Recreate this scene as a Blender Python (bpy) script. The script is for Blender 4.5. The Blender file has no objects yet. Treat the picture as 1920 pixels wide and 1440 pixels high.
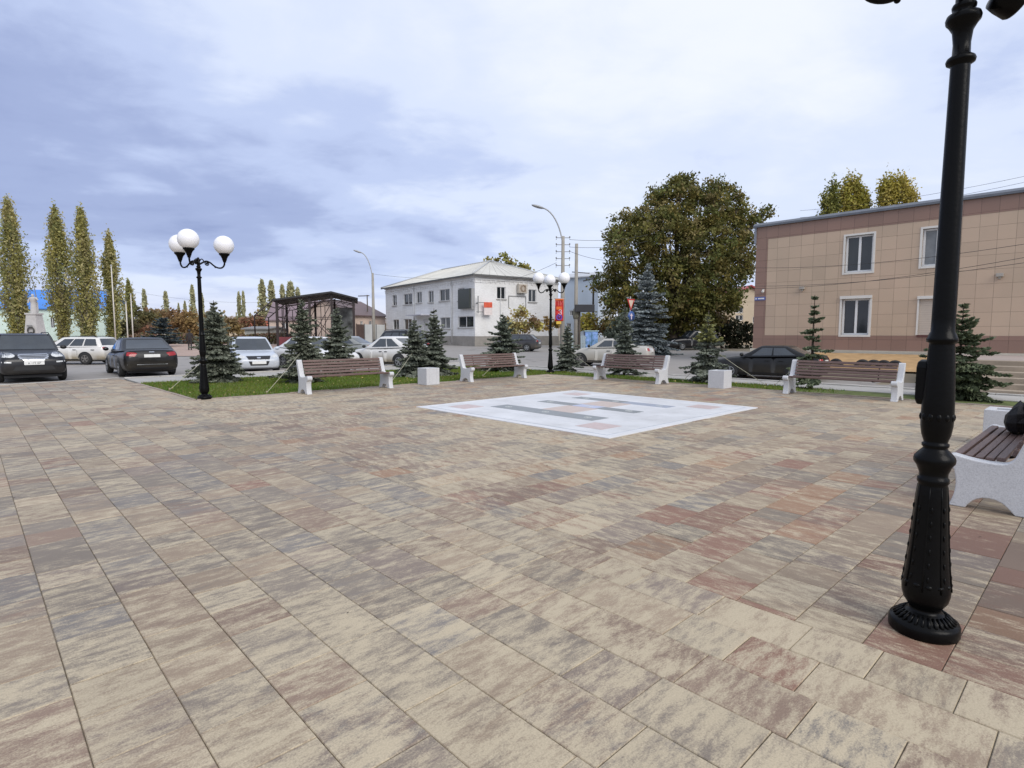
import bpy, bmesh, math, random
import numpy as np
from mathutils import Vector, Matrix
from mathutils.bvhtree import BVHTree
from math import radians as R, sin, cos, pi
C = bpy.context.scene
COL = C.collection
random.seed(7)
rng = np.random.default_rng(11)

# ------------------------------------------------------------------ survey: the paving grid runs 43.5 deg to the view
CAMH = 1.55
PITCH = math.atan(96 / 1080)
GA = R(43.5)
GU = Vector((cos(GA), sin(GA))); GV = Vector((-sin(GA), cos(GA)))
def UV(u, v, z=0.0):
    p = GU * u + GV * v
    return Vector((p.x, p.y, z))
def uvof(x, y):
    p = Vector((x, y)); return p.dot(GU), p.dot(GV)
def ss(a, b, x):
    t = min(1, max(0, (x - a) / (b - a))); return t * t * (3 - 2 * t)
def H(x, y):
    """height of the ground outside the plaza"""
    u, v = uvof(x, y)
    z = -0.12 + 0.0105 * max(0, min(y, 110) - 34)
    if x > 0 or u > 17:
        k = ss(18.8, 20.5, u) * (1 - ss(12.5, 17, v)) * ss(-40, 2, v + 20)
        ramp = max(0, min(1, (u - 24.5) / 7.5))
        z = z * (1 - k) + k * (-0.36 + ramp * 0.95)
    return z
def ray(px, py):
    a = (px - 960) / 1080; b = (720 - py) / 1080
    return Vector((a, cos(PITCH) + b * sin(PITCH), -sin(PITCH) + b * cos(PITCH)))
def onground(px, py):
    """point of the ground that a surveyed photo point falls on"""
    r = ray(px, py); z = 0
    t = 10
    lo, hi = 1, 400
    for _ in range(60):
        m = (lo + hi) / 2
        if CAMH + r.z * m > H(r.x * m, r.y * m): lo = m
        else: hi = m
    return Vector((r.x * lo, r.y * lo, H(r.x * lo, r.y * lo)))
def atY(px, Y):
    """ground point at depth Y in the bearing of a photo column"""
    x = (px - 960) / 1080 * Y * 1.0
    return Vector((x, Y, H(x, Y)))
def zat(py, Y):
    r = ray(960, py); return CAMH + r.z / r.y * Y

# ------------------------------------------------------------------ materials
MATS = {}
def nd(nt, t, **kw):
    n = nt.nodes.new(t)
    for k, v in kw.items(): setattr(n, k, v)
    return n
def M(name, col, rough=.7, var=.12, scale=4.0, bump=0.0, metal=0.0, spec=.5, col2=None, detail=5, coat=0.0, bscale=None, stretch=None):
    if name in MATS: return MATS[name]
    m = bpy.data.materials.new(name); m.use_nodes = True
    nt = m.node_tree; bs = nt.nodes['Principled BSDF']
    bs.inputs['Roughness'].default_value = rough; bs.inputs['Metallic'].default_value = metal
    bs.inputs['Specular IOR Level'].default_value = spec
    bs.inputs['Coat Weight'].default_value = coat
    tc = nd(nt, 'ShaderNodeTexCoord'); src = tc.outputs['Object']
    if stretch:
        mp = nd(nt, 'ShaderNodeMapping'); mp.inputs['Scale'].default_value = stretch
        nt.links.new(src, mp.inputs[0]); src = mp.outputs[0]
    no = nd(nt, 'ShaderNodeTexNoise'); no.inputs['Scale'].default_value = scale; no.inputs['Detail'].default_value = detail
    no.inputs['Roughness'].default_value = .62
    nt.links.new(src, no.inputs['Vector'])
    cr = nd(nt, 'ShaderNodeValToRGB')
    a = [c * (1 - var) for c in col]; b = [c * (1 + var) for c in (col2 or col)]
    cr.color_ramp.elements[0].color = (*a, 1); cr.color_ramp.elements[1].color = (*b, 1)
    cr.color_ramp.elements[0].position = .3; cr.color_ramp.elements[1].position = .7
    nt.links.new(no.outputs[0], cr.inputs[0]); nt.links.new(cr.outputs[0], bs.inputs['Base Color'])
    if bump:
        n2 = nd(nt, 'ShaderNodeTexNoise'); n2.inputs['Scale'].default_value = bscale or scale * 6; n2.inputs['Detail'].default_value = 4
        nt.links.new(src, n2.inputs['Vector'])
        bp = nd(nt, 'ShaderNodeBump'); bp.inputs['Strength'].default_value = bump; bp.inputs['Distance'].default_value = .02
        nt.links.new(n2.outputs[0], bp.inputs['Height']); nt.links.new(bp.outputs[0], bs.inputs['Normal'])
    MATS[name] = m
    return m
def Mleaf(name, gain=1.0, trans=.25, rough=.6):
    """leaf colour comes from the 'tint' colour of each leaf"""
    m = bpy.data.materials.new(name); m.use_nodes = True; nt = m.node_tree; bs = nt.nodes['Principled BSDF']
    at = nd(nt, 'ShaderNodeAttribute', attribute_name='tint')
    bs.inputs['Roughness'].default_value = rough; bs.inputs['Specular IOR Level'].default_value = .25
    nt.links.new(at.outputs['Color'], bs.inputs['Base Color'])
    tr = nd(nt, 'ShaderNodeBsdfTranslucent'); nt.links.new(at.outputs['Color'], tr.inputs[0])
    mx = nd(nt, 'ShaderNodeMixShader'); mx.inputs[0].default_value = trans
    nt.links.new(bs.outputs[0], mx.inputs[1]); nt.links.new(tr.outputs[0], mx.inputs[2])
    nt.links.new(mx.outputs[0], nt.nodes['Material Output'].inputs[0])
    return m

# ------------------------------------------------------------------ mesh collector
class MB:
    def __init__(s): s.v = []; s.f = []; s.m = []; s.sm = []
    def add(s, vs, fs, mi=0, smooth=False):
        o = len(s.v); s.v += [tuple(p) for p in vs]
        for f in fs: s.f.append(tuple(i + o for i in f)); s.m.append(mi); s.sm.append(smooth)
        return s
    def box(s, c, d, rz=0, mi=0, mat=None):
        x, y, z = d[0] / 2, d[1] / 2, d[2] / 2
        vs = [Vector((a * x, b * y, e * z)) for e in (-1, 1) for b in (-1, 1) for a in (-1, 1)]
        if mat is not None: vs = [mat @ p for p in vs]
        elif rz:
            m = Matrix.Rotation(rz, 3, 'Z'); vs = [m @ p for p in vs]
        c = Vector(c); vs = [p + c for p in vs]
        return s.add(vs, [(0, 2, 3, 1), (4, 5, 7, 6), (0, 1, 5, 4), (2, 6, 7, 3), (0, 4, 6, 2), (1, 3, 7, 5)], mi)
    def bb(s, x0, x1, y0, y1, z0, z1, mi=0): return s.box(((x0 + x1) / 2, (y0 + y1) / 2, (z0 + z1) / 2), (x1 - x0, y1 - y0, z1 - z0), 0, mi)
    def lathe(s, prof, c=(0, 0, 0), n=20, mi=0, axis='Z', caps=True, flute=0, fn=12):
        """prof: (radius, height) pairs"""
        vs = []; fs = []
        for r, z in prof:
            for i in range(n):
                a = 2 * pi * i / n; rr = r
                p = (rr * cos(a), rr * sin(a), z)
                if axis == 'Y': p = (rr * cos(a), z, -rr * sin(a))
                if axis == 'X': p = (z, rr * cos(a), rr * sin(a))
                vs.append(Vector(p) + Vector(c))
        for k in range(len(prof) - 1):
            for i in range(n):
                j = (i + 1) % n; fs.append((k * n + i, k * n + j, (k + 1) * n + j, (k + 1) * n + i))
        if caps: fs.append(tuple(reversed(range(n)))); fs.append(tuple(range((len(prof) - 1) * n, len(prof) * n)))
        return s.add(vs, fs, mi, True)
    def tube(s, pts, r, n=8, mi=0, caps=True, smooth=True):
        pts = [Vector(p) for p in pts]; rs = r if isinstance(r, (list, tuple)) else [r] * len(pts)
        vs = []; fs = []; up = None
        for i, p in enumerate(pts):
            t = (pts[min(i + 1, len(pts) - 1)] - pts[max(i - 1, 0)])
            t = t.normalized() if t.length > 1e-9 else Vector((0, 0, 1))
            if up is None:
                up = t.orthogonal().normalized()
            else:
                up = up - t * up.dot(t)
                up = up.normalized() if up.length > 1e-6 else t.orthogonal().normalized()
            b = t.cross(up)
            for k in range(n):
                a = 2 * pi * k / n; vs.append(p + (up * cos(a) + b * sin(a)) * rs[i])
        for i in range(len(pts) - 1):
            for k in range(n):
                j = (k + 1) % n; fs.append((i * n + k, i * n + j, (i + 1) * n + j, (i + 1) * n + k))
        if caps: fs.append(tuple(reversed(range(n)))); fs.append(tuple(range((len(pts) - 1) * n, len(pts) * n)))
        return s.add(vs, fs, mi, smooth)
    def prism(s, poly, axis, a0, a1, mi=0):
        """poly of 2D points extruded along an axis; 'X': poly is (y,z); 'Y': (x,z); 'Z': (x,y)"""
        def P(p, a): return (a, p[0], p[1]) if axis == 'X' else (p[0], a, p[1]) if axis == 'Y' else (p[0], p[1], a)
        n = len(poly); vs = [P(p, a0) for p in poly] + [P(p, a1) for p in poly]
        fs = [tuple(range(n)), tuple(range(2 * n - 1, n - 1, -1))] + [(i, i + n, (i + 1) % n + n, (i + 1) % n) for i in range(n)]
        return s.add(vs, fs, mi)
    def ball(s, c, r, sx=1, sy=1, sz=1, n=16, k=10, mi=0):
        prof = [(max(1e-4, sin(pi * i / k)), -cos(pi * i / k)) for i in range(k + 1)]
        vs = []; fs = []
        for q, z in prof:
            for i in range(n):
                a = 2 * pi * i / n; vs.append((c[0] + r * sx * q * cos(a), c[1] + r * sy * q * sin(a), c[2] + r * sz * z))
        for j in range(k):
            for i in range(n):
                e = (i + 1) % n; fs.append((j * n + i, j * n + e, (j + 1) * n + e, (j + 1) * n + i))
        return s.add(vs, fs, mi, True)
    def xf(s, mat): s.v = [tuple(mat @ Vector(p)) for p in s.v]; return s
    def build(s, name, mats, parent=None, bevel=0, seg=2, fix=True, angle=40):
        me = bpy.data.meshes.new(name); me.from_pydata(s.v, [], s.f)
        for m in (mats if isinstance(mats, (list, tuple)) else [mats]): me.materials.append(m)
        me.polygons.foreach_set('material_index', s.m); me.polygons.foreach_set('use_smooth', s.sm)
        me.update()
        if fix:
            bm = bmesh.new(); bm.from_mesh(me); bmesh.ops.recalc_face_normals(bm, faces=bm.faces)
            bm.to_mesh(me); bm.free()
        o = bpy.data.objects.new(name, me); COL.objects.link(o)
        if parent is not None: o.parent = parent
        if bevel:
            b = o.modifiers.new('bevel', 'BEVEL'); b.width = bevel; b.segments = seg; b.limit_method = 'ANGLE'; b.angle_limit = R(angle)
        return o
def tag(o, label=None, cat=None, group=None, kind=None):
    if label: o['label'] = label
    if cat: o['category'] = cat
    if group: o['group'] = group
    if kind: o['kind'] = kind
    return o
def thing(name, label, cat, loc=(0, 0, 0), rz=0, group=None):
    o = bpy.data.objects.new(name, None); COL.objects.link(o); o.empty_display_size = .2
    o.location = loc; o.rotation_euler = (0, 0, rz)
    return tag(o, label, cat, group)
def dup(root, loc, rz=None, label=None, sc=None):
    def cp(o, par):
        c = o.copy(); COL.objects.link(c)
        if par is not None: c.parent = par
        for ch in [q for q in bpy.data.objects if q.parent == o]: cp(ch, c)
        return c
    kids = list(root.children)
    r = root.copy(); COL.objects.link(r); r.location = loc
    if rz is not None: r.rotation_euler = (0, 0, rz)
    if sc: r.scale = sc
    for ch in kids:
        c = ch.copy(); COL.objects.link(c); c.parent = r
        for g in list(ch.children):
            d = g.copy(); COL.objects.link(d); d.parent = c
    if label: r['label'] = label
    return r
def text(name, body, size, mat, M4, parent=None, ext=.004):
    cu = bpy.data.curves.new(name, 'FONT'); cu.body = body; cu.size = size; cu.extrude = ext
    cu.align_x = 'CENTER'; cu.align_y = 'CENTER'
    q = bpy.data.objects.new(name, cu); COL.objects.link(q)
    me = bpy.data.meshes.new_from_object(q.evaluated_get(bpy.context.evaluated_depsgraph_get()))
    bpy.data.objects.remove(q); me.materials.clear(); me.materials.append(mat); me.transform(M4)
    o = bpy.data.objects.new(name, me); COL.objects.link(o)
    if parent is not None: o.parent = parent
    return o
def basis(o, x, y, z):
    m = Matrix((( x[0], y[0], z[0], o[0]), (x[1], y[1], z[1], o[1]), (x[2], y[2], z[2], o[2]), (0, 0, 0, 1)))
    return m

# ------------------------------------------------------------------ camera, sky, sun
cam = bpy.data.cameras.new('camera'); camo = bpy.data.objects.new('camera', cam); COL.objects.link(camo)
cam.sensor_width = 36; cam.lens = 36 * 1080 / 1920; cam.clip_end = 20000; cam.clip_start = .05
camo.location = (0, 0, CAMH); camo.rotation_euler = (pi / 2 - PITCH, 0, 0)
C.camera = camo
C.view_settings.view_transform = 'Standard'; C.view_settings.look = 'None'; C.view_settings.exposure = 0.26; C.view_settings.gamma = 1
W = bpy.data.worlds.new('World'); C.world = W; W.use_nodes = True
SUN_EL, SUN_AZ = R(38), R(146)      # sun behind the camera and to the right, veiled by cloud
def make_sky():
    nt = W.node_tree; nt.nodes.clear(); L = nt.links.new
    out = nd(nt, 'ShaderNodeOutputWorld')
    sky = nd(nt, 'ShaderNodeTexSky'); sky.sky_type = 'NISHITA'; sky.sun_disc = False
    sky.sun_elevation = SUN_EL; sky.sun_rotation = SUN_AZ
    b1 = nd(nt, 'ShaderNodeBackground'); b1.inputs[1].default_value = .1; L(sky.outputs[0], b1.inputs[0])
    tc = nd(nt, 'ShaderNodeTexCoord'); sep = nd(nt, 'ShaderNodeSeparateXYZ'); L(tc.outputs['Generated'], sep.inputs[0])
    def math_(op, a, b=None, c=None):
        n = nd(nt, 'ShaderNodeMath', operation=op)
        for i, v in enumerate((a, b, c)):
            if v is None: continue
            if isinstance(v, (int, float)): n.inputs[i].default_value = v
            else: L(v, n.inputs[i])
        return n.outputs[0]
    z = math_('MAXIMUM', sep.outputs[2], 0.0); zz = math_('ADD', z, .17)
    px = math_('DIVIDE', sep.outputs[0], zz); py = math_('DIVIDE', sep.outputs[1], zz)
    cmb = nd(nt, 'ShaderNodeCombineXYZ'); L(px, cmb.inputs[0]); L(py, cmb.inputs[1])
    def noise(scale, det, rough, off, dist=0.0, sx=1, sy=1):
        mp = nd(nt, 'ShaderNodeMapping'); mp.inputs['Location'].default_value = off; mp.inputs['Scale'].default_value = (sx, sy, 1)
        mp.inputs['Rotation'].default_value = (0, 0, R(-18))
        L(cmb.outputs[0], mp.inputs[0])
        n = nd(nt, 'ShaderNodeTexNoise'); n.inputs['Scale'].default_value = scale; n.inputs['Detail'].default_value = det
        n.inputs['Roughness'].default_value = rough; n.inputs['Distortion'].default_value = dist
        L(mp.outputs[0], n.inputs['Vector']); return n.outputs[0]
    big = noise(.55, 3, .5, (SKX, SKY, 0), .2, .9, 1.0)
    mid = noise(1.35, 5, .5, (1.7, 4.2, 0), .25, .9, 1.05)
    fine = noise(4.2, 6, .58, (9, 2, 3), .3, .9, 1.05)
    # the heavier cloud bank that stands to the left (north-west) of the square
    d = Vector((-.58, .79, .215)).normalized()
    dl = nd(nt, 'ShaderNodeVectorMath', operation='SUBTRACT'); L(tc.outputs['Generated'], dl.inputs[0]); dl.inputs[1].default_value = d
    dm = nd(nt, 'ShaderNodeVectorMath', operation='MULTIPLY'); L(dl.outputs[0], dm.inputs[0]); dm.inputs[1].default_value = (.72, .72, 3.3)
    dn = nd(nt, 'ShaderNodeVectorMath', operation='LENGTH'); L(dm.outputs[0], dn.inputs[0])
    bank = nd(nt, 'ShaderNodeMapRange'); bank.interpolation_type = 'SMOOTHSTEP'; L(dn.outputs['Value'], bank.inputs[0])
    bank.inputs[1].default_value = .80; bank.inputs[2].default_value = .12; bank.inputs[3].default_value = 0; bank.inputs[4].default_value = 1
    dr = nd(nt, 'ShaderNodeVectorMath', operation='DOT_PRODUCT'); L(tc.outputs['Generated'], dr.inputs[0])
    d2 = Vector((.10, .80, .50)).normalized(); dr.inputs[1].default_value = d2
    brt = nd(nt, 'ShaderNodeMapRange'); brt.interpolation_type = 'SMOOTHSTEP'; L(dr.outputs['Value'], brt.inputs[0])
    brt.inputs[1].default_value = .86; brt.inputs[2].default_value = 1.0; brt.inputs[3].default_value = 0; brt.inputs[4].default_value = 1
    s = math_('MULTIPLY_ADD', big, .55, .10); s = math_('MULTIPLY_ADD', mid, .75, s); s = math_('MULTIPLY_ADD', fine, .26, s)
    s = math_('MULTIPLY_ADD', bank.outputs[0], -.30, s); s = math_('MULTIPLY_ADD', brt.outputs[0], .10, s); s = math_('ADD', s, .055)
    cr = nd(nt, 'ShaderNodeValToRGB'); e = cr.color_ramp
    e.interpolation = 'EASE'
    stops = [(.42, (.24, .295, .51)), (.60, (.33, .395, .62)), (.76, (.48, .56, .79)), (.90, (.64, .71, .88)), (1.18, (.80, .835, .885))]
    rng_ = [(p - .30) / .90 for p, _ in stops]
    e.elements[0].position = rng_[0]; e.elements[0].color = (*stops[0][1], 1)
    e.elements[1].position = rng_[-1]; e.elements[1].color = (*stops[-1][1], 1)
    for p, c in zip(rng_[1:-1], [c for _, c in stops[1:-1]]):
        q = e.elements.new(p); q.color = (*c, 1)
    s2 = math_('DIVIDE', math_('SUBTRACT', s, .30), .90)
    L(s2, cr.inputs[0])
    # thin brighter, slightly warm band low over the land
    lowm = nd(nt, 'ShaderNodeMapRange'); lowm.interpolation_type = 'SMOOTHSTEP'; L(z, lowm.inputs[0])
    lowm.inputs[1].default_value = 0; lowm.inputs[2].default_value = .10; lowm.inputs[3].default_value = .75; lowm.inputs[4].default_value = 0
    mixl = nd(nt, 'ShaderNodeMixRGB'); L(lowm.outputs[0], mixl.inputs[0]); L(cr.outputs[0], mixl.inputs[1]); mixl.inputs[2].default_value = (.62, .64, .78, 1)
    b2 = nd(nt, 'ShaderNodeBackground'); L(mixl.outputs[0], b2.inputs[0]); b2.inputs[1].default_value = 1.0
    mx = nd(nt, 'ShaderNodeMixShader'); mx.inputs[0].default_value = .93
    L(b1.outputs[0], mx.inputs[1]); L(b2.outputs[0], mx.inputs[2]); L(mx.outputs[0], out.inputs[0])
SKX, SKY = 3.1, .4
make_sky()
sl = bpy.data.lights.new('sun', 'SUN'); so = bpy.data.objects.new('sun', sl); COL.objects.link(so)
sl.energy = 2.1; sl.angle = R(40); sl.color = (1, .95, .88)
so.rotation_euler = (pi / 2 - SUN_EL, 0, pi - SUN_AZ)
so.location = (0, 0, 30)
# ================================================================== THE SETTING
def structure(o): return tag(o, kind='structure')
EDGE_U, EDGE_V, BORDER = 15.75, 14.62, 3.17
INL = (6.78, 11.84, 5.08, 10.06)
def make_paver_mat():
    m = bpy.data.materials.new('streaked_paver'); m.use_nodes = True; nt = m.node_tree; L = nt.links.new; bs = nt.nodes['Principled BSDF']
    at = nd(nt, 'ShaderNodeAttribute', attribute_name='tint')
    ap = nd(nt, 'ShaderNodeAttribute', attribute_name='pale')
    uv = nd(nt, 'ShaderNodeUVMap'); uv.uv_map = 'streak'
    def nz(sc, det, ro, dist=0):
        mp = nd(nt, 'ShaderNodeMapping'); mp.inputs['Scale'].default_value = sc; L(uv.outputs[0], mp.inputs[0])
        n = nd(nt, 'ShaderNodeTexNoise'); n.inputs['Scale'].default_value = 1; n.inputs['Detail'].default_value = det; n.inputs['Roughness'].default_value = ro
        n.inputs['Distortion'].default_value = dist; L(mp.outputs[0], n.inputs['Vector']); return n.outputs[0]
    st = nz((3.8, 11, 1), 12, .80, .12); st2 = nz((2.6, 9, 1), 10, .75, .12); grain = nz((120, 120, 1), 4, .75); blot = nz((.55, .55, 1), 3, .5)
    def mt(op, a, b, c=None, clamp=False):
        n = nd(nt, 'ShaderNodeMath', operation=op); n.use_clamp = clamp
        for i, v in enumerate((a, b, c)):
            if v is None: continue
            if isinstance(v, (int, float)): n.inputs[i].default_value = v
            else: L(v, n.inputs[i])
        return n.outputs[0]
    sepp = nd(nt, 'ShaderNodeSeparateColor'); L(ap.outputs['Color'], sepp.inputs[0])
    f = mt('ADD', mt('MULTIPLY', mt('SUBTRACT', st, .5), 1.45), sepp.outputs[0])
    f = mt('MULTIPLY_ADD', grain, .34, mt('SUBTRACT', f, .17))
    mr = nd(nt, 'ShaderNodeMapRange'); mr.interpolation_type = 'SMOOTHSTEP'; L(f, mr.inputs[0])
    mr.inputs[1].default_value = .36; mr.inputs[2].default_value = .66
    # second pigment against the first
    mr2 = nd(nt, 'ShaderNodeMapRange'); L(mt('ADD', mt('SUBTRACT', st2, .5), sepp.outputs[1]), mr2.inputs[0]); mr2.inputs[1].default_value = .40; mr2.inputs[2].default_value = .62
    at2 = nd(nt, 'ShaderNodeAttribute', attribute_name='tint2')
    mxa = nd(nt, 'ShaderNodeMixRGB'); L(mr2.outputs[0], mxa.inputs[0]); L(at.outputs['Color'], mxa.inputs[1]); L(at2.outputs['Color'], mxa.inputs[2])
    mx = nd(nt, 'ShaderNodeMixRGB'); L(mr.outputs[0], mx.inputs[0]); L(mxa.outputs[0], mx.inputs[1]); mx.inputs[2].default_value = (.555, .465, .325, 1)
    val = mt('MULTIPLY_ADD', grain, .60, mt('MULTIPLY_ADD', blot, .34, .325))
    hs = nd(nt, 'ShaderNodeVectorMath', operation='SCALE'); L(mx.outputs[0], hs.inputs[0]); L(val, hs.inputs['Scale'])
    L(hs.outputs[0], bs.inputs['Base Color'])
    bs.inputs['Roughness'].default_value = .62; bs.inputs['Specular IOR Level'].default_value = .35
    bp = nd(nt, 'ShaderNodeBump'); bp.inputs['Strength'].default_value = .35; bp.inputs['Distance'].default_value = .004
    L(mt('ADD', grain, mt('MULTIPLY', st, .5)), bp.inputs['Height']); L(bp.outputs[0], bs.inputs['Normal'])
    return m
MEAN = (.285, .222, .172)
PAL = {'grey': (.235, .205, .165), 'blue': (.185, .188, .186), 'brown': (.27, .175, .122), 'red': (.30, .125, .078), 'tan': (.40, .30, .20), 'orange': (.42, .22, .11), 'mauve': (.245, .195, .165)}
PAL = {k: tuple(c * .58 + m_ * .42 for c, m_ in zip(v, MEAN)) for k, v in PAL.items()}
def rect_minus(r, q):
    u0, u1, v0, v1 = r; a0, a1, b0, b1 = q
    if u1 <= a0 or u0 >= a1 or v1 <= b0 or v0 >= b1: return [r]
    out = []
    if u0 < a0: out.append((u0, a0, v0, v1))
    if u1 > a1: out.append((a1, u1, v0, v1))
    m0, m1 = max(u0, a0), min(u1, a1)
    if v0 < b0: out.append((m0, m1, v0, b0))
    if v1 > b1: out.append((m0, m1, b1, v1))
    return out
def make_paving():
    rects = []   # (u0,u1,v0,v1, streak axis 0: along u, 1: along v)
    W_, T = .325, .5
    def roadv(u): return 22.68 + .29 * max(u, -9)
    # field A: courses running away from the viewer, colour drawn across them
    k = 0
    u1 = BORDER
    while u1 > -9:
        u0 = u1 - W_; off = random.uniform(0, T); v = -4 + off - T
        top = roadv((u0 + u1) / 2)
        while v < top:
            ln = W_ * random.choice((1, 1, 1, 1.5, 2)); a, b = max(v, -4), min(v + ln, top)
            if b - a > .03: rects.append((u0, u1, a, b, 0))
            v += ln
        u1 = u0
    for u0, u1 in ((3.17, 3.46), (3.46, 3.76)):
        v = EDGE_V
        while v < roadv(u0):
            ln = T; rects.append((u0, u1, v, min(v + ln, roadv(u0)), 0)); v += ln
    # field B: the square round the inlay, courses turned by a quarter
    v = 1.12 - 20 * W_
    while v < EDGE_V:
        va, vb = v, min(v + W_, EDGE_V); off = random.uniform(0, T); u = BORDER + off - T
        while u < EDGE_U:
            ln = W_ * random.choice((1, 1, 1.5, 1.5, 2)); a, b = max(u, BORDER), min(u + ln, EDGE_U)
            if b - a > .03:
                for q in rect_minus((a, b, va, vb), INL): rects.append((*q, 1))
            u += ln
        v += W_
    V = []; F = []; tint = []; tint2 = []; pale = []; uvs = []
    for (u0, u1, v0, v1, ax) in rects:
        if v0 >= roadv(u0): continue
        g = .0017; b = .003; uc, vc = (u0 + u1) / 2, (v0 + v1) / 2
        dz = random.gauss(0, .0012); tx = random.gauss(0, .0015); ty = random.gauss(0, .0015)
        if min(u1 - u0, v1 - v0) < 4 * (g + b): continue
        o = len(V)
        for (ins, z) in ((0, -.02), (0, -.004), (b, 0)):
            for (uu, vv) in ((u0 + g + ins, v0 + g + ins), (u1 - g - ins, v0 + g + ins), (u1 - g - ins, v1 - g - ins), (u0 + g + ins, v1 - g - ins)):
                V.append(UV(uu, vv, z + dz + (uu - uc) * tx + (vv - vc) * ty))
        F.append((o + 8, o + 9, o + 10, o + 11))
        for a in (0, 4):
            for i in range(4):
                j = (i + 1) % 4; F.append((o + a + i, o + a + j, o + a + 4 + j, o + a + 4 + i))
        # pigments: reddish towards the lamp, warm round the inlay, cool elsewhere
        wts = {'grey': 3, 'blue': 1.3, 'brown': 2.0, 'mauve': .9, 'tan': 1.9, 'red': .18, 'orange': .05}
        if uc > BORDER:
            dl = math.hypot(uc - 5.0, (vc - .4) * .8)
            wts = {'grey': 2.2, 'blue': .7, 'brown': 2.6, 'mauve': .6, 'tan': 2.2, 'red': .25 + 8.0 * math.exp(-(dl / 2.2) ** 2), 'orange': .5 + 1.4 * math.exp(-((uc - 6) ** 2 + (vc - 4.2) ** 2) / 3)}
        ks = list(wts); c = PAL[random.choices(ks, [wts[x] for x in ks])[0]]; c2 = PAL[random.choices(ks, [wts[x] for x in ks])[0]]
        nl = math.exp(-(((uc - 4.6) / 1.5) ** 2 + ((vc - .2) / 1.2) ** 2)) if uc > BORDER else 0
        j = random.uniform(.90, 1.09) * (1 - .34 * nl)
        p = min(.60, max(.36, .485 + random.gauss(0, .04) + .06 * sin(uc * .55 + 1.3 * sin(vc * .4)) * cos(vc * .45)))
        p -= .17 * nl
        du, dv = random.uniform(0, 60), random.uniform(0, 60)
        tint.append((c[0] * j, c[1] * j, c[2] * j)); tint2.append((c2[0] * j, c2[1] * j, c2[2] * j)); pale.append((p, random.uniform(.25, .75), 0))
        uvs.append((u0, v0, du, dv, ax))
    me = bpy.data.meshes.new('plaza_paving'); me.from_pydata([tuple(p) for p in V], [], F); me.update()
    n = len(uvs); L_ = len(me.loops)
    vi = np.empty(L_, dtype=np.int32); me.loops.foreach_get('vertex_index', vi); ti = vi // 12
    co = np.array([tuple(p) for p in V]); cu = co[:, 0] * GU.x + co[:, 1] * GU.y; cv = co[:, 0] * GV.x + co[:, 1] * GV.y
    ar = np.array(uvs); a, b = cu[vi] + ar[ti, 2], cv[vi] + ar[ti, 3]; sw = ar[ti, 4] > .5
    uvl = me.uv_layers.new(name='streak'); arr = np.stack([np.where(sw, b, a), np.where(sw, a, b)], 1).astype(np.float32); uvl.data.foreach_set('uv', arr.ravel())
    for nm, lst in (('tint', tint), ('tint2', tint2), ('pale', pale)):
        at = me.color_attributes.new(nm, 'FLOAT_COLOR', 'CORNER'); q = np.ones((L_, 4), dtype=np.float32); q[:, :3] = np.array(lst)[ti]; at.data.foreach_set('color', q.ravel())
    me.materials.append(make_paver_mat())
    o = bpy.data.objects.new('plaza_paving', me); COL.objects.link(o); structure(o)
    j = MB()
    # sand bed showing in the joints
    j.prism([UV(-9, -4).xy, UV(BORDER, -4).xy, UV(BORDER, roadv(BORDER)).xy, UV(-9, roadv(-9)).xy], 'Z', -.16, -.0085)
    j.prism([UV(BORDER, -5.2).xy, UV(EDGE_U, -5.2).xy, UV(EDGE_U, EDGE_V).xy, UV(BORDER, EDGE_V).xy], 'Z', -.16, -.0085)
    j.prism([UV(BORDER, EDGE_V).xy, UV(3.76, EDGE_V).xy, UV(3.76, roadv(3.76)).xy, UV(BORDER, roadv(BORDER)).xy], 'Z', -.16, -.0085)
    structure(j.build('paving_joint_sand', M('joint_sand', (.20, .165, .125), .95, .3, 30, .4)))
make_paving()

def grid_sheet(name, us, vs, fn, mat, kind='structure', inside=None):
    V = [fn(u, v) for v in vs for u in us]; n = len(us); F = []
    for j in range(len(vs) - 1):
        for i in range(n - 1):
            if inside and not inside((us[i] + us[i + 1]) / 2, (vs[j] + vs[j + 1]) / 2): continue
            F.append((j * n + i, j * n + i + 1, (j + 1) * n + i + 1, (j + 1) * n + i))
    b = MB(); b.add(V, F, 0, True); o = b.build(name, mat, fix=False); tag(o, kind=kind); return o
def lin(a, b, n): return [a + (b - a) * i / (n - 1) for i in range(n)]

def make_asphalt():
    m = bpy.data.materials.new('asphalt'); m.use_nodes = True; nt = m.node_tree; L = nt.links.new; bs = nt.nodes['Principled BSDF']
    tc = nd(nt, 'ShaderNodeTexCoord')
    def nz(s, d, r=.6):
        n = nd(nt, 'ShaderNodeTexNoise'); n.inputs['Scale'].default_value = s; n.inputs['Detail'].default_value = d; n.inputs['Roughness'].default_value = r; L(tc.outputs['Object'], n.inputs['Vector']); return n.outputs[0]
    big, med, fin = nz(.16, 5), nz(1.3, 6, .7), nz(45, 4, .7)
    a = nd(nt, 'ShaderNodeMath', operation='MULTIPLY_ADD'); L(big, a.inputs[0]); a.inputs[1].default_value = .8; L(med, a.inputs[2])
    b = nd(nt, 'ShaderNodeMath', operation='MULTIPLY_ADD'); L(fin, b.inputs[0]); b.inputs[1].default_value = .35; L(a.outputs[0], b.inputs[2])
    cr = nd(nt, 'ShaderNodeValToRGB'); cr.color_ramp.elements[0].position = .75; cr.color_ramp.elements[1].position = 1.4 / 1.4
    cr.color_ramp.elements[0].color = (.135, .128, .122, 1); cr.color_ramp.elements[1].color = (.27, .252, .235, 1)
    L(b.outputs[0], cr.inputs[0]); L(cr.outputs[0], bs.inputs['Base Color']); bs.inputs['Roughness'].default_value = .85
    return m
asphalt = make_asphalt()
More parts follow.
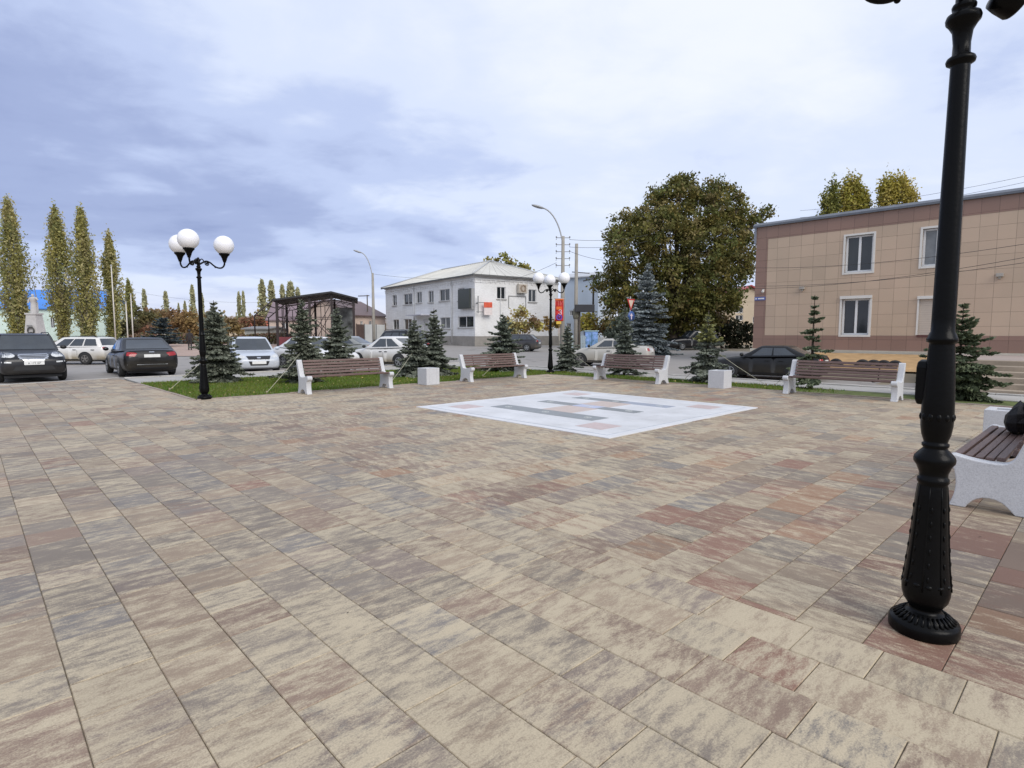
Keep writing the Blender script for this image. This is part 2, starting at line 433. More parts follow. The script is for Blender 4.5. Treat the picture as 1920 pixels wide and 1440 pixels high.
def off_plaza(u, v):
    return not (u < 19.0 and v < 23.4 and not (u < 3.7 and v > 22.9 + .29 * u)) and not (u > 25 and v < 12.5)
# one ground sheet, asphalt street level near, out to the steppe at the horizon
def ground():
    xs = [-6000, -2500, -1000, -420, -220] + lin(-150, 150, 101) + [220, 420, 1000, 2500, 6000]
    ys = [-200, -60] + lin(-30, 150, 91) + [200, 300, 450, 700, 1100, 1800, 3000, 6000, 9000]
    def fn(x, y):
        u, v = uvof(x, y); z = H(x, y)
        return (x, y, z - (.14 if (-14 < u < 46 and -14 < v < 60 and off_plaza(u, v)) else .0 if y < 150 else .5))
    m = bpy.data.materials.new('ground_mat'); m.use_nodes = True; nt = m.node_tree; L = nt.links.new; bs = nt.nodes['Principled BSDF']
    tc = nd(nt, 'ShaderNodeTexCoord'); n = nd(nt, 'ShaderNodeTexNoise'); n.inputs['Scale'].default_value = .15; n.inputs['Detail'].default_value = 8
    L(tc.outputs['Object'], n.inputs['Vector']); cr = nd(nt, 'ShaderNodeValToRGB')
    cr.color_ramp.elements[0].position = .35; cr.color_ramp.elements[1].position = .65
    cr.color_ramp.elements[0].color = (.16, .135, .095, 1); cr.color_ramp.elements[1].color = (.27, .225, .16, 1)
    L(n.outputs[0], cr.inputs[0]); L(cr.outputs[0], bs.inputs['Base Color']); bs.inputs['Roughness'].default_value = .9
    grid_sheet('ground', xs, ys, fn, m)
ground()
def sheet_uv(name, u0, u1, v0, v1, mat, dz=.02, step=1.0, inside=None, kind='structure'):
    us = lin(u0, u1, max(2, int((u1 - u0) / step) + 1)); vs = lin(v0, v1, max(2, int((v1 - v0) / step) + 1))
    def fn(u, v):
        p = UV(u, v); return (p.x, p.y, H(p.x, p.y) + dz)
    return grid_sheet(name, us, vs, fn, mat, kind, inside)
sheet_uv('road', -14, 46, -14, 60, asphalt, .02, .6, off_plaza)
conc = M('concrete_path', (.36, .345, .32), .85, .14, 1.2, .25, bscale=40)
kerbm = M('kerb_stone', (.42, .40, .37), .85, .16, 2.0, .3)
b = MB()
# footpath that wraps the lawn, and its kerb along the street
b.prism([UV(u, v).xy for u, v in ((3.9, 20.9), (18.75, 20.9), (18.75, 23.3), (3.9, 23.3))], 'Z', -.3, -.005)
b.prism([UV(u, v).xy for u, v in ((17.35, -6), (18.75, -6), (18.75, 20.9), (17.35, 20.9))], 'Z', -.5, -.005)
structure(b.build('footpath', conc))
b = MB(); random.seed(5)
def kerb(b, p0, p1, w=.14, top=.03, bot=-.5, step=1.0):
    p0, p1 = Vector(p0), Vector(p1); n = max(1, int((p1 - p0).length / step)); d = (p1 - p0) / n; L_ = d.length; an = math.atan2(d.y, d.x)
    for i in range(n):
        c = p0 + d * (i + .5); t = top + random.uniform(-.006, .006)
        b.box((c.x, c.y, (t + bot) / 2), (L_ - .008, w, t - bot), an)
kerb(b, UV(3.9, 23.4), UV(18.85, 23.4)); kerb(b, UV(18.85, 23.32), UV(18.85, -6))
kerb(b, UV(-9, 20.2), UV(3.8, 23.85), top=.005)
structure(b.build('street_kerb', kerbm, bevel=.012))
b = MB()
kerb(b, UV(3.84, 14.68), UV(15.84, 14.68), .08, .012); kerb(b, UV(15.84, 14.62), UV(15.84, -5), .08, .012); kerb(b, UV(3.80, 14.72), UV(3.80, 20.8), .08, .012)
structure(b.build('lawn_kerb', M('lawn_kerb_stone', (.30, .24, .20), .85, .18, 3, .2), bevel=.006))

# lawn: soil sheet with grass blades on it
def in_lawn(u, v): return (3.9 < u < 17.2 and 14.75 < v < 20.8) or (15.9 < u < 17.25 and 5.2 < v < 20.8)
sod = M('lawn_soil', (.075, .095, .022), .95, .3, 3, .5, col2=(.11, .135, .035), bscale=60)
us = lin(3.88, 17.28, 68); vs = lin(-4, 20.84, 120)
grid_sheet('lawn', us, vs, lambda u, v: tuple(UV(u, v, -.012 + .012 * sin(u * 3.1) * sin(v * 2.3))), sod, 'structure', lambda u, v: (v > 14.74) or (u > 15.9))
def blades():
    N = 60000
    u = rng.uniform(3.88, 17.3, N * 2); v = rng.uniform(5.0, 20.85, N * 2)
    k = ((v > 14.74) | ((u > 15.9) & (rng.random(N * 2) < np.clip((v - 5.2) / 1.5, 0.12, 1))))
    u, v = u[k], v[k]; n = len(u)
    x = u * GU.x + v * GV.x; y = u * GU.y + v * GV.y
    P = np.stack([x, y, np.zeros(n) - .01], 1); h = rng.uniform(.03, .075, n); a = rng.uniform(0, 2 * pi, n)
    wv = np.stack([np.cos(a), np.sin(a), 0 * a], 1) * .012; tip = np.stack([rng.normal(0, .022, n), rng.normal(0, .022, n), h], 1)
    V = np.stack([P - wv, P + wv, P + tip], 1).reshape(-1, 3)
    patch = .5 + .5 * np.sin(x * 1.7 + 2 * np.sin(y * .9)) * np.sin(y * 1.3)
    c = np.stack([    .095 + .05 * patch + rng.uniform(-.02, .03, n), .165 + .03 * patch + rng.uniform(-.03, .035, n), .022 + .01 * patch], 1)
    dry = rng.random(n) < .08; c[dry] = [.26, .22, .09]
    soup('lawn_grass', V, 3, np.repeat(c, 3, 0), Mleaf('grass_blade', trans=.3), 'grass')
    return
def soup(name, V, k, cols, mat, kindname=None, parent=None):
    n = len(V) // k
    me = bpy.data.meshes.new(name); me.vertices.add(len(V)); me.vertices.foreach_set('co', np.ascontiguousarray(V, dtype=np.float32).ravel())
    me.loops.add(n * k); me.loops.foreach_set('vertex_index', np.arange(n * k, dtype=np.int32))
    me.polygons.add(n); me.polygons.foreach_set('loop_start', np.arange(0, n * k, k, dtype=np.int32))
    try: me.polygons.foreach_set('loop_total', np.full(n, k, dtype=np.int32))
    except Exception: pass
    me.update(calc_edges=True)
    at = me.color_attributes.new('tint', 'FLOAT_COLOR', 'POINT'); q = np.ones((len(V), 4), dtype=np.float32); q[:, :3] = np.clip(cols, .002, 1); at.data.foreach_set('color', q.ravel())
    me.materials.append(mat); o = bpy.data.objects.new(name, me); COL.objects.link(o)
    if parent is not None: o.parent = parent
    if kindname: tag(o, 'short patchy green lawn grass in the bed behind the benches', 'grass', kind='stuff')
    return o
blades()
def fallen():
    n = 200; NS = 90; u = rng.uniform(4, 17.2, n * 3); v = rng.uniform(5.5, 20.5, n * 3); k = (v > 14.9) | (u > 15.95); u, v = u[k][:n], v[k][:n]; n = len(u)
    # a few on the paving as well
    u2 = rng.uniform(-1, 12, NS); v2 = rng.uniform(.6, 13, NS); u = np.concatenate([u, u2]); v = np.concatenate([v, v2]); n = len(u)
    z = np.where((v > 14.7) | (u > 15.8), .05, .008); P = np.stack([u * GU.x + v * GV.x, u * GU.y + v * GV.y, z], 1)
    a = rng.uniform(0, 2 * pi, n); s = rng.uniform(.018, .045, n)
    s[-NS:] = rng.uniform(.004, .013, NS)
    A = np.stack([np.cos(a), np.sin(a), rng.uniform(-.4, .4, n)], 1) * s[:, None]; B = np.stack([-np.sin(a), np.cos(a), rng.uniform(-.4, .4, n)], 1) * s[:, None] * .7
    V = np.stack([P + A, P + B, P - A, P - B], 1).reshape(-1, 4 * 3).reshape(-1, 3)
    c = rng.uniform(.7, 1.1, (n, 1)) * np.array([.52, .42, .13]); c[-NS:] = [.06, .045, .03]
    o = soup('fallen_leaves', V, 4, np.repeat(c, 4, 0), Mleaf('fallen_leaf', trans=.1)); tag(o, 'small yellow fallen leaves scattered over the lawn', 'leaves', kind='stuff')
fallen()

# white stone inlay let into the paving
def inlay():
    t = thing('stone_inlay', 'large white square stone inlay with grey bars and pink squares in the paving', 'floor inlay', UV(9.31, 7.57), GA)
    u0, u1, v0, v1 = INL; cu, cv = 9.31, 7.57
    wm = M('white_marble', (.54, .54, .545), .5, .09, 1.1, .05, col2=(.62, .625, .64), detail=9); gm = M('grey_granite', (.21, .225, .235), .4, .12, 9); bm_ = M('blue_granite', (.32, .35, .42), .4, .1, 9)
    pm = M('pink_granite', (.50, .40, .385), .45, .1, 9); om = M('peach_granite', (.50, .41, .365), .45, .1, 9); lb = M('pale_blue_granite', (.42, .45, .58), .45, .08, 9)
    rim = M('inlay_line', (.40, .43, .47), .5, .1, 6); wh = M('inlay_rim', (.62, .62, .63), .5, .08, 3)
    b = MB(); w = .16
    def q(b, a0, a1, c0, c1, z, h=.006): b.bb(a0 - cu, a1 - cu, c0 - cv, c1 - cv, z - h, z)
    q(b, u0, u1, v0, v0 + w, .012, .06); q(b, u0, u1, v1 - w, v1, .012, .06); q(b, u0, u0 + w, v0 + w, v1 - w, .012, .06); q(b, u1 - w, u1, v0 + w, v1 - w, .012, .06)
    b.build('border', wh, t, bevel=.003)
    b = MB(); q(b, u0 + w, u1 - w, v0 + w, v1 - w, .006, .06); b.build('line_strip', rim, t)
    b = MB(); e = w + .045; n = 8
    ul = lin(u0 + e, u1 - e, n + 1); vl = lin(v0 + e, v1 - e, n + 1)
    for i in range(n):
        for j in range(n): q(b, ul[i] + .003, ul[i + 1] - .003, vl[j] + .003, vl[j + 1] - .003, .010, .02)
    b.build('field_slab', wm, t)
    Z = .0135
    for nm, m_, lst in (('grey_bar', gm, ((7.92, 8.40, 6.3, 9.0), (9.27, 9.62, 7.93, 8.95), (10.4, 10.75, 7.5, 8.9), (9.25, 9.58, 6.34, 7.3))),
                        ('blue_bar', bm_, ((10.4, 10.75, 6.34, 7.498),)), ('peach_square', om, ((8.402, 9.248, 7.2, 8.0),)), ('pink_slab', om, ((9.622, 10.398, 7.2, 8.0),)),
                        ('pale_blue_square', lb, ((9.27, 9.62, 7.302, 7.928),)),
                        ('corner_square', pm, ((7.28, 7.82, 5.6, 6.15), (7.28, 7.82, 9.08, 9.62), (10.88, 11.4, 9.1, 9.62), (10.86, 11.38, 5.62, 6.17)))):
        for r in lst:
            b = MB(); q(b, *r, Z, .01); b.build(nm, m_, t)
    rm = M('inlay_ring', (.5, .52, .5), .4, .1, 10)
    for (u, v) in ((8.16, 8.7), (8.16, 7.65), (8.16, 6.6), (9.44, 8.7), (9.44, 6.6), (10.57, 8.6), (10.57, 7.75), (10.57, 6.62), (9.44, 7.6)):
        b = MB(); b.lathe([(.075, .0135), (.075, .0165), (.058, .0165), (.058, .0135)], (u - cu, v - cv, 0), 20, caps=False); b.lathe([(.022, .0135), (.022, .0165)], (u - cu, v - cv, 0), 12)
        b.build('medallion', rm, t)
inlay()

# ================================================================== STREET FURNITURE OF THE SQUARE
iron = M('black_cast_iron', (.0028, .0028, .003), .30, .2, 20, .06, spec=.12, bscale=60)
def globe_mat():
    m = M('milk_glass', (.80, .80, .83), .28, .01, 2, spec=.45); bs = m.node_tree.nodes['Principled BSDF']
    bs.inputs['Subsurface Weight'].default_value = .35; bs.inputs['Subsurface Radius'].default_value = (.1, .1, .1); return m
glob = globe_mat()
LAMP_PROF = [(.175, 0), (.18, .01), (.18, .05), (.172, .066), (.150, .072), (.142, .085), (.108, .102), (.100, .108), (.088, .112), (.086, .128), (.098, .14), (.122, .17), (.132, .205), (.134, .235), (.130, .26),
             (.119, .34), (.107, .45), (.096, .58), (.087, .70), (.080, .765), (.078, .775), (.086, .783), (.086, .803), (.077, .81), (.078, .83), (.094, .865), (.111, .885), (.113, .90), (.108, .915), (.088, .935), (.068, .952),
             (.064, .96), (.073, .967), (.073, .98), (.063, .985), (.066, .995), (.078, 1.025), (.086, 1.07), (.088, 1.12), (.085, 1.2), (.079, 1.3), (.072, 1.42), (.067, 1.475), (.067, 1.485), (.082, 1.49), (.083, 1.505), (.078, 1.512), (.070, 1.53), (.0635, 1.54),
             (.0625, 1.60), (.057, 2.2), (.050, 2.795), (.050, 2.80), (.072, 2.812), (.076, 2.824), (.070, 2.836), (.046, 2.85), (.0445, 2.90), (.052, 2.955), (.072, 2.985), (.087, 3.0), (.090, 3.015), (.084, 3.03), (.052, 3.04), (.048, 3.048), (.060, 3.058), (.062, 3.07), (.056, 3.08), (.045, 3.085), (.045, 3.24), (.03, 3.26), (.02, 3.28)]
LAMP_PROF = [(r * (.87 if z < .07 else .80), z) for r, z in LAMP_PROF]
def arm_mesh(an):
    b = MB(); c, s = cos(an), sin(an)
    def P(r, z): return (r * c, r * s, z)
    pts = []
    ctrl = [(.03, 3.13), (.10, 3.175), (.17, 3.205), (.245, 3.18), (.31, 3.125), (.37, 3.085), (.44, 3.068), (.505, 3.085), (.55, 3.15), (.56, 3.25)]
    for i in range(len(ctrl) - 1):
        p0, p1, p2, p3 = [Vector(ctrl[max(0, min(len(ctrl) - 1, i + k))]) for k in (-1, 0, 1, 2)]
        for t in (0, .25, .5, .75):
            q = .5 * ((2 * p1) + (-p0 + p2) * t + (2 * p0 - 5 * p1 + 4 * p2 - p3) * t * t + (-p0 + 3 * p1 - 3 * p2 + p3) * t ** 3); pts.append(P(q.x, q.y))
    pts.append(P(*ctrl[-1])); b.tube(pts, [.021 - .003 * sin(i / len(pts) * pi) for i in range(len(pts))], 8)
    sp = []
    for i in range(22):
        a = i / 21 * 3.1 * pi; rr = .05 * (1 - i / 25); sp.append(P(.185 + rr * cos(a + 2.2), 3.15 + rr * sin(a + 2.2)))
    b.tube(sp, .012, 7)
    sp = [P(.03 + .085 * t, 3.20 + .05 * sin(t * pi)) for t in lin(0, 1, 7)]; b.tube(sp, .012, 6)
    b.ball(P(.185, 3.15), .018, n=8, k=6)
    b.ball(P(.35, 3.075), .016, n=8, k=6)
    return b
def cup_mesh(an):
    c = (.56 * cos(an), .56 * sin(an), 0); b = MB()
    b.lathe([(.020, 3.205), (.034, 3.21), (.036, 3.235), (.048, 3.26), (.058, 3.30), (.078, 3.345), (.104, 3.375), (.116, 3.385), (.118, 3.41), (.112, 3.42), (.09, 3.42)], c, 22); return b
def lamp_post(loc, rz, label, extras=False, arms=(0, 120, 240)):
    t = thing('street_lamp', label, 'street lamp', loc, R(rz), 'globe lamps of the square')
    b = MB(); n = 32; b.lathe(LAMP_PROF, (0, 0, 0), n)
    # cast ribs on the foot and acanthus collar
    k0 = 28 if extras else 12
    for i in range(k0):
        a = 2 * pi * i / k0
        b.tube([(r * cos(a), r * sin(a), z) for r, z in ((.134, .067), (.112, .088), (.09, .102))], .0075 if extras else .01, 5)
    for i in range(8):
        a = 2 * pi * i / 8
        b.tube([(.8 * r * cos(a), .8 * r * sin(a), z) for r, z in ((.134, .235), (.119, .34), (.107, .45), (.096, .58), (.087, .70), (.079, .765))], [.005, .0045, .004, .004, .003, .003], 6)
        for z, r in ((.30, .124), (.37, .116), (.44, .108), (.51, .102), (.58, .0965), (.65, .0915)):
            b.ball((.8 * r * cos(a + .2), .8 * r * sin(a + .2), z), .006, 1, 1, 2.6, 8, 6)
    for i in range(12):
        a = 2 * pi * i / 12
        b.ball((.063 * cos(a), .063 * sin(a), 1.115), .017, .8, .8, 1.3, 8, 6)
        b.ball((.092 * cos(a), .092 * sin(a), .262), .026, .75, .75, .55, 8, 6)
    b.build('post', iron, t)
    for a in arms:
        o = arm_mesh(R(a)).build('arm', iron, t); cup_mesh(R(a)).build('cup', iron, o)
        g = MB(); g.ball((.56 * cos(R(a)), .56 * sin(R(a)), 3.605), .222, n=28, k=18); g.build('globe', glob, t)
    return t
lamp_post(UV(4.03, 14.75), 12 + 28, 'black globe lamp beside the large spruce at the left end of the lawn')
lamp_post(UV(16.47, 15.19), 90, 'black globe lamp at the far corner of the square near the red banner')
near = lamp_post(UV(3.555, .615), 0, 'close black ornate lamp post rising out of frame in front of a bench', True, (187, 307))
near.scale = (1, 1, 1.010)
# service hatch and floodlight carried by the near post
b = MB(); b.prism([(-.04, 1.20), (-.04, 1.36), (-.03, 1.39), (.0, 1.40), (.03, 1.39), (.04, 1.36), (.04, 1.20), (.02, 1.17), (-.02, 1.17)], 'X', .045, .095)
b.xf(Matrix.Rotation(R(118), 4, 'Z')); o = b.build('service_box', iron, near, bevel=.01)
b = MB(); b.lathe([(.025, 0), (.062, .015), (.066, .05), (.066, .11), (.060, .118), (.055, .112), (.05, .06), (.0, .055)], (0, 0, 0), 20, caps=False)
b.xf(Matrix.Translation((.105, -.05, 3.10)) @ Matrix.Rotation(R(118), 4, 'Y')); o = b.build('floodlight', iron, near)
b = MB(); b.tube([(.03, -.01, 3.16), (.09, -.03, 3.2), (.15, -.05, 3.17)], .014, 6); b.build('floodlight_bracket', iron, near)

# ---- benches
def bench_white():
    m = M('white_terrazzo', (.53, .535, .55), .55, .05, 2.5, .12, bscale=70); nt = m.node_tree
    v = nd(nt, 'ShaderNodeTexVoronoi'); v.inputs['Scale'].default_value = 130; tc = nd(nt, 'ShaderNodeTexCoord'); nt.links.new(tc.outputs['Object'], v.inputs['Vector'])
    bs = nt.nodes['Principled BSDF']; base = bs.inputs['Base Color'].links[0].from_socket
    sp = nd(nt, 'ShaderNodeSeparateColor'); nt.links.new(v.outputs['Color'], sp.inputs[0])
    cr = nd(nt, 'ShaderNodeValToRGB'); cr.color_ramp.elements[0].color = (.84, .84, .84, 1); cr.color_ramp.elements[1].color = (1.03, 1.03, 1.03, 1); cr.color_ramp.elements[0].position = .05; cr.color_ramp.elements[1].position = .6
    nt.links.new(sp.outputs[0], cr.inputs[0]); mx = nd(nt, 'ShaderNodeMixRGB', blend_type='MULTIPLY'); mx.inputs[0].default_value = 1
    nt.links.new(base, mx.inputs[1]); nt.links.new(cr.outputs[0], mx.inputs[2]); nt.links.new(mx.outputs[0], bs.inputs['Base Color']); return m
terr = bench_white()
wood = M('brown_bench_board', (.105, .062, .052), .5, .28, 5, .25, col2=(.135, .085, .072), stretch=(1.2, 26, 26), bscale=9)
def bez(pts, n=6):
    out = []
    for i in range(0, len(pts) - 1, 3):
        p = [Vector(q) for q in pts[i:i + 4]]
        for k in range(n):
            t = k / n; out.append(tuple(p[0] * (1 - t) ** 3 + 3 * p[1] * t * (1 - t) ** 2 + 3 * p[2] * t * t * (1 - t) + p[3] * t ** 3))
    return out
# side outline (y: 0 front .. back, z), bench faces -y
SIDE = bez([(-.26, 0), (-.22, .10), (-.20, .20), (-.235, .33),           # front leg up
            (-.26, .345), (-.305, .36), (-.305, .405),                   # knob
            (-.305, .45), (-.265, .475), (-.225, .462),                  # knob top
            (-.10, .430), (.02, .420), (.10, .430),                      # seat dip
            (.16, .44), (.175, .50), (.20, .57),                         # into the back
            (.235, .67), (.265, .76), (.285, .82),                       # back front edge
            (.295, .865), (.365, .875), (.375, .82),                     # back top
            (.36, .70), (.26, .50), (.255, .36),                         # rear edge
            (.25, .22), (.27, .10), (.315, .03),
            (.32, .01), (.32, 0), (.30, 0),
            (.26, 0), (.22, 0), (.20, 0),
            (.17, .02), (.13, .115), (.02, .115),                        # arch
            (-.08, .115), (-.12, .04), (-.14, 0),
            (-.18, 0), (-.22, 0), (-.26, 0)], 6)
def bench(loc, rz, label):
    t = thing('bench', label, 'bench', loc, rz, 'park benches round the square')
    Lh = 1.12
    def inset(k):
        cx, cz = .0, .36
        return SIDE
    for sx in (-1, 1):
        x0, x1 = sorted((sx * Lh, sx * (Lh + .13)))
        b = MB(); b.prism(SIDE, 'X', x0, x1); o = b.build('side_support', terr, t, bevel=.016, seg=3, angle=50)
        # raised rim of the casting on its outer face
    slat = [(-.235, .0), (-.16, 0), (-.085, 0), (-.01, 0), (.065, 0)]
    for i, (y, _) in enumerate(slat):
        b = MB(); z = .452 - .02 * sin((i + .3) / 4.6 * pi) + .004
        b.box((0, y + .003, z - .006), (2 * Lh - .004, .062, .036)); b.build('seat_board', wood, t, bevel=.006)
    for i in range(5):
        f = i / 4; y = .178 + .105 * f; z = .515 + .30 * f
        b = MB(); b.box((0, y - .02, z), (2 * Lh - .004, .03, .060), mat=Matrix.Rotation(R(-19), 3, 'X')); b.build('back_board', wood, t, bevel=.006)
    for x in (-.75, .75):
        b = MB(); b.tube([(x, -.27, .425), (x, -.1, .415), (x, .1, .418), (x, .19, .46), (x, .215, .58), (x, .30, .84)], .014, 6); b.build('steel_strap', iron, t)
    return t
bench(UV(7.42, 14.22), GA, 'brown slatted white bench between the stone bin and the left end globe lamp')
bench(UV(12.72, 14.22), GA, 'brown slatted white bench between a white stone bin and the far corner globe lamp')
bench(UV(15.36, 10.75), GA - pi / 2, 'brown slatted white bench in front of the silver beige sedan and blue spruce')
bench(UV(15.36, 4.62), GA - pi / 2, 'brown slatted white bench facing away from the tan tiled building')
bench(UV(7.62, .72), GA + pi, 'close white terrazzo bench with a black bag on it')

def stone_bin(u, v, rz, label, open_=True):
    t = thing('litter_bin', label, 'litter bin', UV(u, v), rz, 'white stone litter bins')
    b = MB(); a, h, w = .235, .5, .10
    b.bb(-a, -a + w, -a, a, 0, h); b.bb(a - w, a, -a, a, 0, h); b.bb(-a + w, a - w, -a, -a + w, 0, h); b.bb(-a + w, a - w, a - w, a, 0, h)
    b.build('stone_case', terr, t, bevel=.008)
    b = MB(); b.bb(-a + w + .004, a - w - .004, -a + w + .004, a - w - .004, .05, .30); b.build('liner', M('bin_liner', (.03, .03, .035), .6), t)
    return t
stone_bin(10.10, 14.30, GA, 'white stone cube bin standing between the two benches on the lawn side')
stone_bin(15.42, 7.72, GA, 'white stone cube bin in front of the black parked sedan')
stone_bin(10.38, 1.0, GA, 'white open topped stone bin beyond the close bench')

# black bag on the near bench
def bag():
    t = thing('bag', 'black soft bag with a dark pink patch lying on the close bench', 'bag', UV(8.30, .70, .455), GA + pi)
    b = MB(); prof = [(.001, .0), (.13, .002), (.20, .04), (.235, .13), (.20, .22), (.13, .29), (.05, .325), (.001, .33)]
    b.lathe(prof, n=9, caps=False)
    vs = []
    for (x, y, z) in b.v:
        a = math.atan2(y, x); k = 1 + .16 * sin(2 * a + z * 8) + .07 * sin(5 * a - z * 20)
        vs.append((x * k * 1.15 + .25 * (z - .1), y * k * .66, z * (1 + .12 * sin(2 * a + 1))))
    b.v = vs; b.sm = [False] * len(b.sm); b.build('bag_body', M('black_nylon', (.006, .006, .008), .6, .3, 14, .5, spec=.2), t, bevel=.012)
    b = MB(); b.prism([(-.02, .10), (.05, .08), (.08, .15), (.03, .20), (-.01, .18)], 'Y', .128, .155)
    b.build('pink_patch', M('pink_cloth', (.30, .02, .07), .7), t, bevel=.01)
    b = MB(); b.tube([(.02, 0, .29), (.10, .03, .335), (.2, .06, .30), (.24, .08, .22)], .014, 6); b.build('strap', M('black_nylon', (.006, .006, .008)), t)
bag()
# ================================================================== CARS
glassm = M('car_glass', (.022, .028, .034), .05, .3, 2.5, spec=1.0)
rubber = M('tyre_rubber', (.018, .018, .018), .85, .2, 20)
trimb = M('black_trim', (.012, .012, .013), .5, .2, 10)
chrome = M('chrome', (.62, .63, .65), .16, .05, 5, metal=.9)
alloy = M('alloy_rim', (.30, .31, .32), .32, .1, 8, metal=.6)
steelrim = M('steel_rim', (.16, .15, .14), .55, .2, 8, metal=.3)
lampg = M('headlight_glass', (.55, .56, .56), .12, .2, 16, spec=.7)
tailr = M('tail_lamp_red', (.28, .012, .016), .15, .2, 14, spec=.6)
platem = M('number_plate_white', (.70, .70, .68), .4, .05, 5)
inkm = M('plate_ink', (.02, .02, .02), .5)
def paint(name, col, dirt=0.0, rough=.28):
    """car paint; road dirt thrown up along the sills where the car is dirty"""
    m = bpy.data.materials.new('paint_' + name); m.use_nodes = True; nt = m.node_tree; L = nt.links.new; bs = nt.nodes['Principled BSDF']
    bs.inputs['Roughness'].default_value = rough; bs.inputs['Coat Weight'].default_value = .25 if max(col) < .1 else .5; bs.inputs['Specular IOR Level'].default_value = .3 if max(col) < .1 else .5; bs.inputs['Coat Roughness'].default_value = .08
    tc = nd(nt, 'ShaderNodeTexCoord'); sp = nd(nt, 'ShaderNodeSeparateXYZ'); L(tc.outputs['Object'], sp.inputs[0])
    n = nd(nt, 'ShaderNodeTexNoise'); n.inputs['Scale'].default_value = 3; n.inputs['Detail'].default_value = 6; L(tc.outputs['Object'], n.inputs['Vector'])
    mr = nd(nt, 'ShaderNodeMapRange'); mr.interpolation_type = 'SMOOTHSTEP'; L(sp.outputs[2], mr.inputs[0]); mr.inputs[1].default_value = .85; mr.inputs[2].default_value = .25; mr.inputs[3].default_value = 0; mr.inputs[4].default_value = 1
    ml = nd(nt, 'ShaderNodeMath', operation='MULTIPLY'); L(mr.outputs[0], ml.inputs[0]); L(n.outputs[0], ml.inputs[1])
    m2 = nd(nt, 'ShaderNodeMath', operation='MULTIPLY'); m2.use_clamp = True; L(ml.outputs[0], m2.inputs[0]); m2.inputs[1].default_value = dirt * 1.8
    mx = nd(nt, 'ShaderNodeMixRGB'); L(m2.outputs[0], mx.inputs[0]); mx.inputs[1].default_value = (*col, 1); mx.inputs[2].default_value = (.30, .255, .18, 1); L(mx.outputs[0], bs.inputs['Base Color'])
    ad = nd(nt, 'ShaderNodeMath', operation='MULTIPLY_ADD'); L(m2.outputs[0], ad.inputs[0]); ad.inputs[1].default_value = .5; ad.inputs[2].default_value = rough; L(ad.outputs[0], bs.inputs['Roughness'])
    return m
def crom(pts, x):
    for i in range(len(pts) - 1):
        if pts[i][0] <= x <= pts[i + 1][0]: break
    p0, p1, p2, p3 = pts[max(i - 1, 0)], pts[i], pts[i + 1], pts[min(i + 2, len(pts) - 1)]
    t = (x - p1[0]) / (p2[0] - p1[0]); out = [x]
    for k in range(1, len(p1)):
        m1 = (p2[k] - p0[k]) / max(1e-6, p2[0] - p0[0]) * (p2[0] - p1[0]); m2 = (p3[k] - p1[k]) / max(1e-6, p3[0] - p1[0]) * (p2[0] - p1[0])
        out.append((2 * t ** 3 - 3 * t * t + 1) * p1[k] + (t ** 3 - 2 * t * t + t) * m1 + (-2 * t ** 3 + 3 * t * t) * p2[k] + (t ** 3 - t * t) * m2)
    return out
STATIONS = {
 'sedan': [(-.5, .36, .76, .80), (-.493, .31, .88, .86), (-.47, .25, 1.0, .93), (-.42, .23, 1.02, .96), (-.30, .2, 1.0, .985), (-.1, .2, .955, 1), (.1, .2, .935, 1), (.215, .2, .925, .995), (.33, .2, .86, .975), (.43, .21, .775, .93), (.475, .23, .69, .87), (.495, .27, .61, .80), (.5, .31, .56, .74)],
 'hatch': [(-.5, .36, .76, .82), (-.494, .31, .90, .87), (-.475, .25, 1.0, .93), (-.42, .23, 1.03, .965), (-.30, .2, 1.0, .985), (-.1, .2, .955, 1), (.1, .2, .94, 1), (.225, .2, .935, .995), (.35, .2, .86, .975), (.43, .21, .775, .93), (.475, .23, .69, .87), (.495, .27, .61, .80), (.5, .31, .56, .74)],
 'suv': [(-.5, .45, .86, .82), (-.494, .38, 1.0, .88), (-.475, .33, 1.08, .94), (-.42, .31, 1.1, .97), (-.30, .3, 1.09, .99), (-.1, .28, 1.07, 1), (.1, .28, 1.06, 1), (.215, .28, 1.06, .995), (.33, .28, 1.02, .98), (.43, .28, .96, .95), (.475, .29, .88, .91), (.494, .33, .78, .86), (.5, .38, .70, .80)],
}
RING = [(0, 0), (.78, 0), (.92, .05), (.975, .16), (.997, .34), (1.0, .52), (.985, .70), (.96, .84), (.90, .935), (.78, .985), (.45, 1.008), (0, 1.015)]
CAB = {  # rear base, rear top, front top, front base (fractions of length), side window splits
 'sedan': (-.405, -.215, .055, .235, ((.15, .485), (.515, .86))),
 'hatch': (-.487, -.345, .075, .245, ((.14, .45), (.48, .74), (.765, .90))),
 'wagon': (-.487, -.425, .045, .225, ((.13, .39), (.415, .66), (.69, .94))),
 'coupe': (-.42, -.17, .04, .235, ((.15, .52), (.55, .84))),
 'suv': (-.485, -.40, .07, .225, ((.13, .41), (.44, .70), (.735, .93))),
}
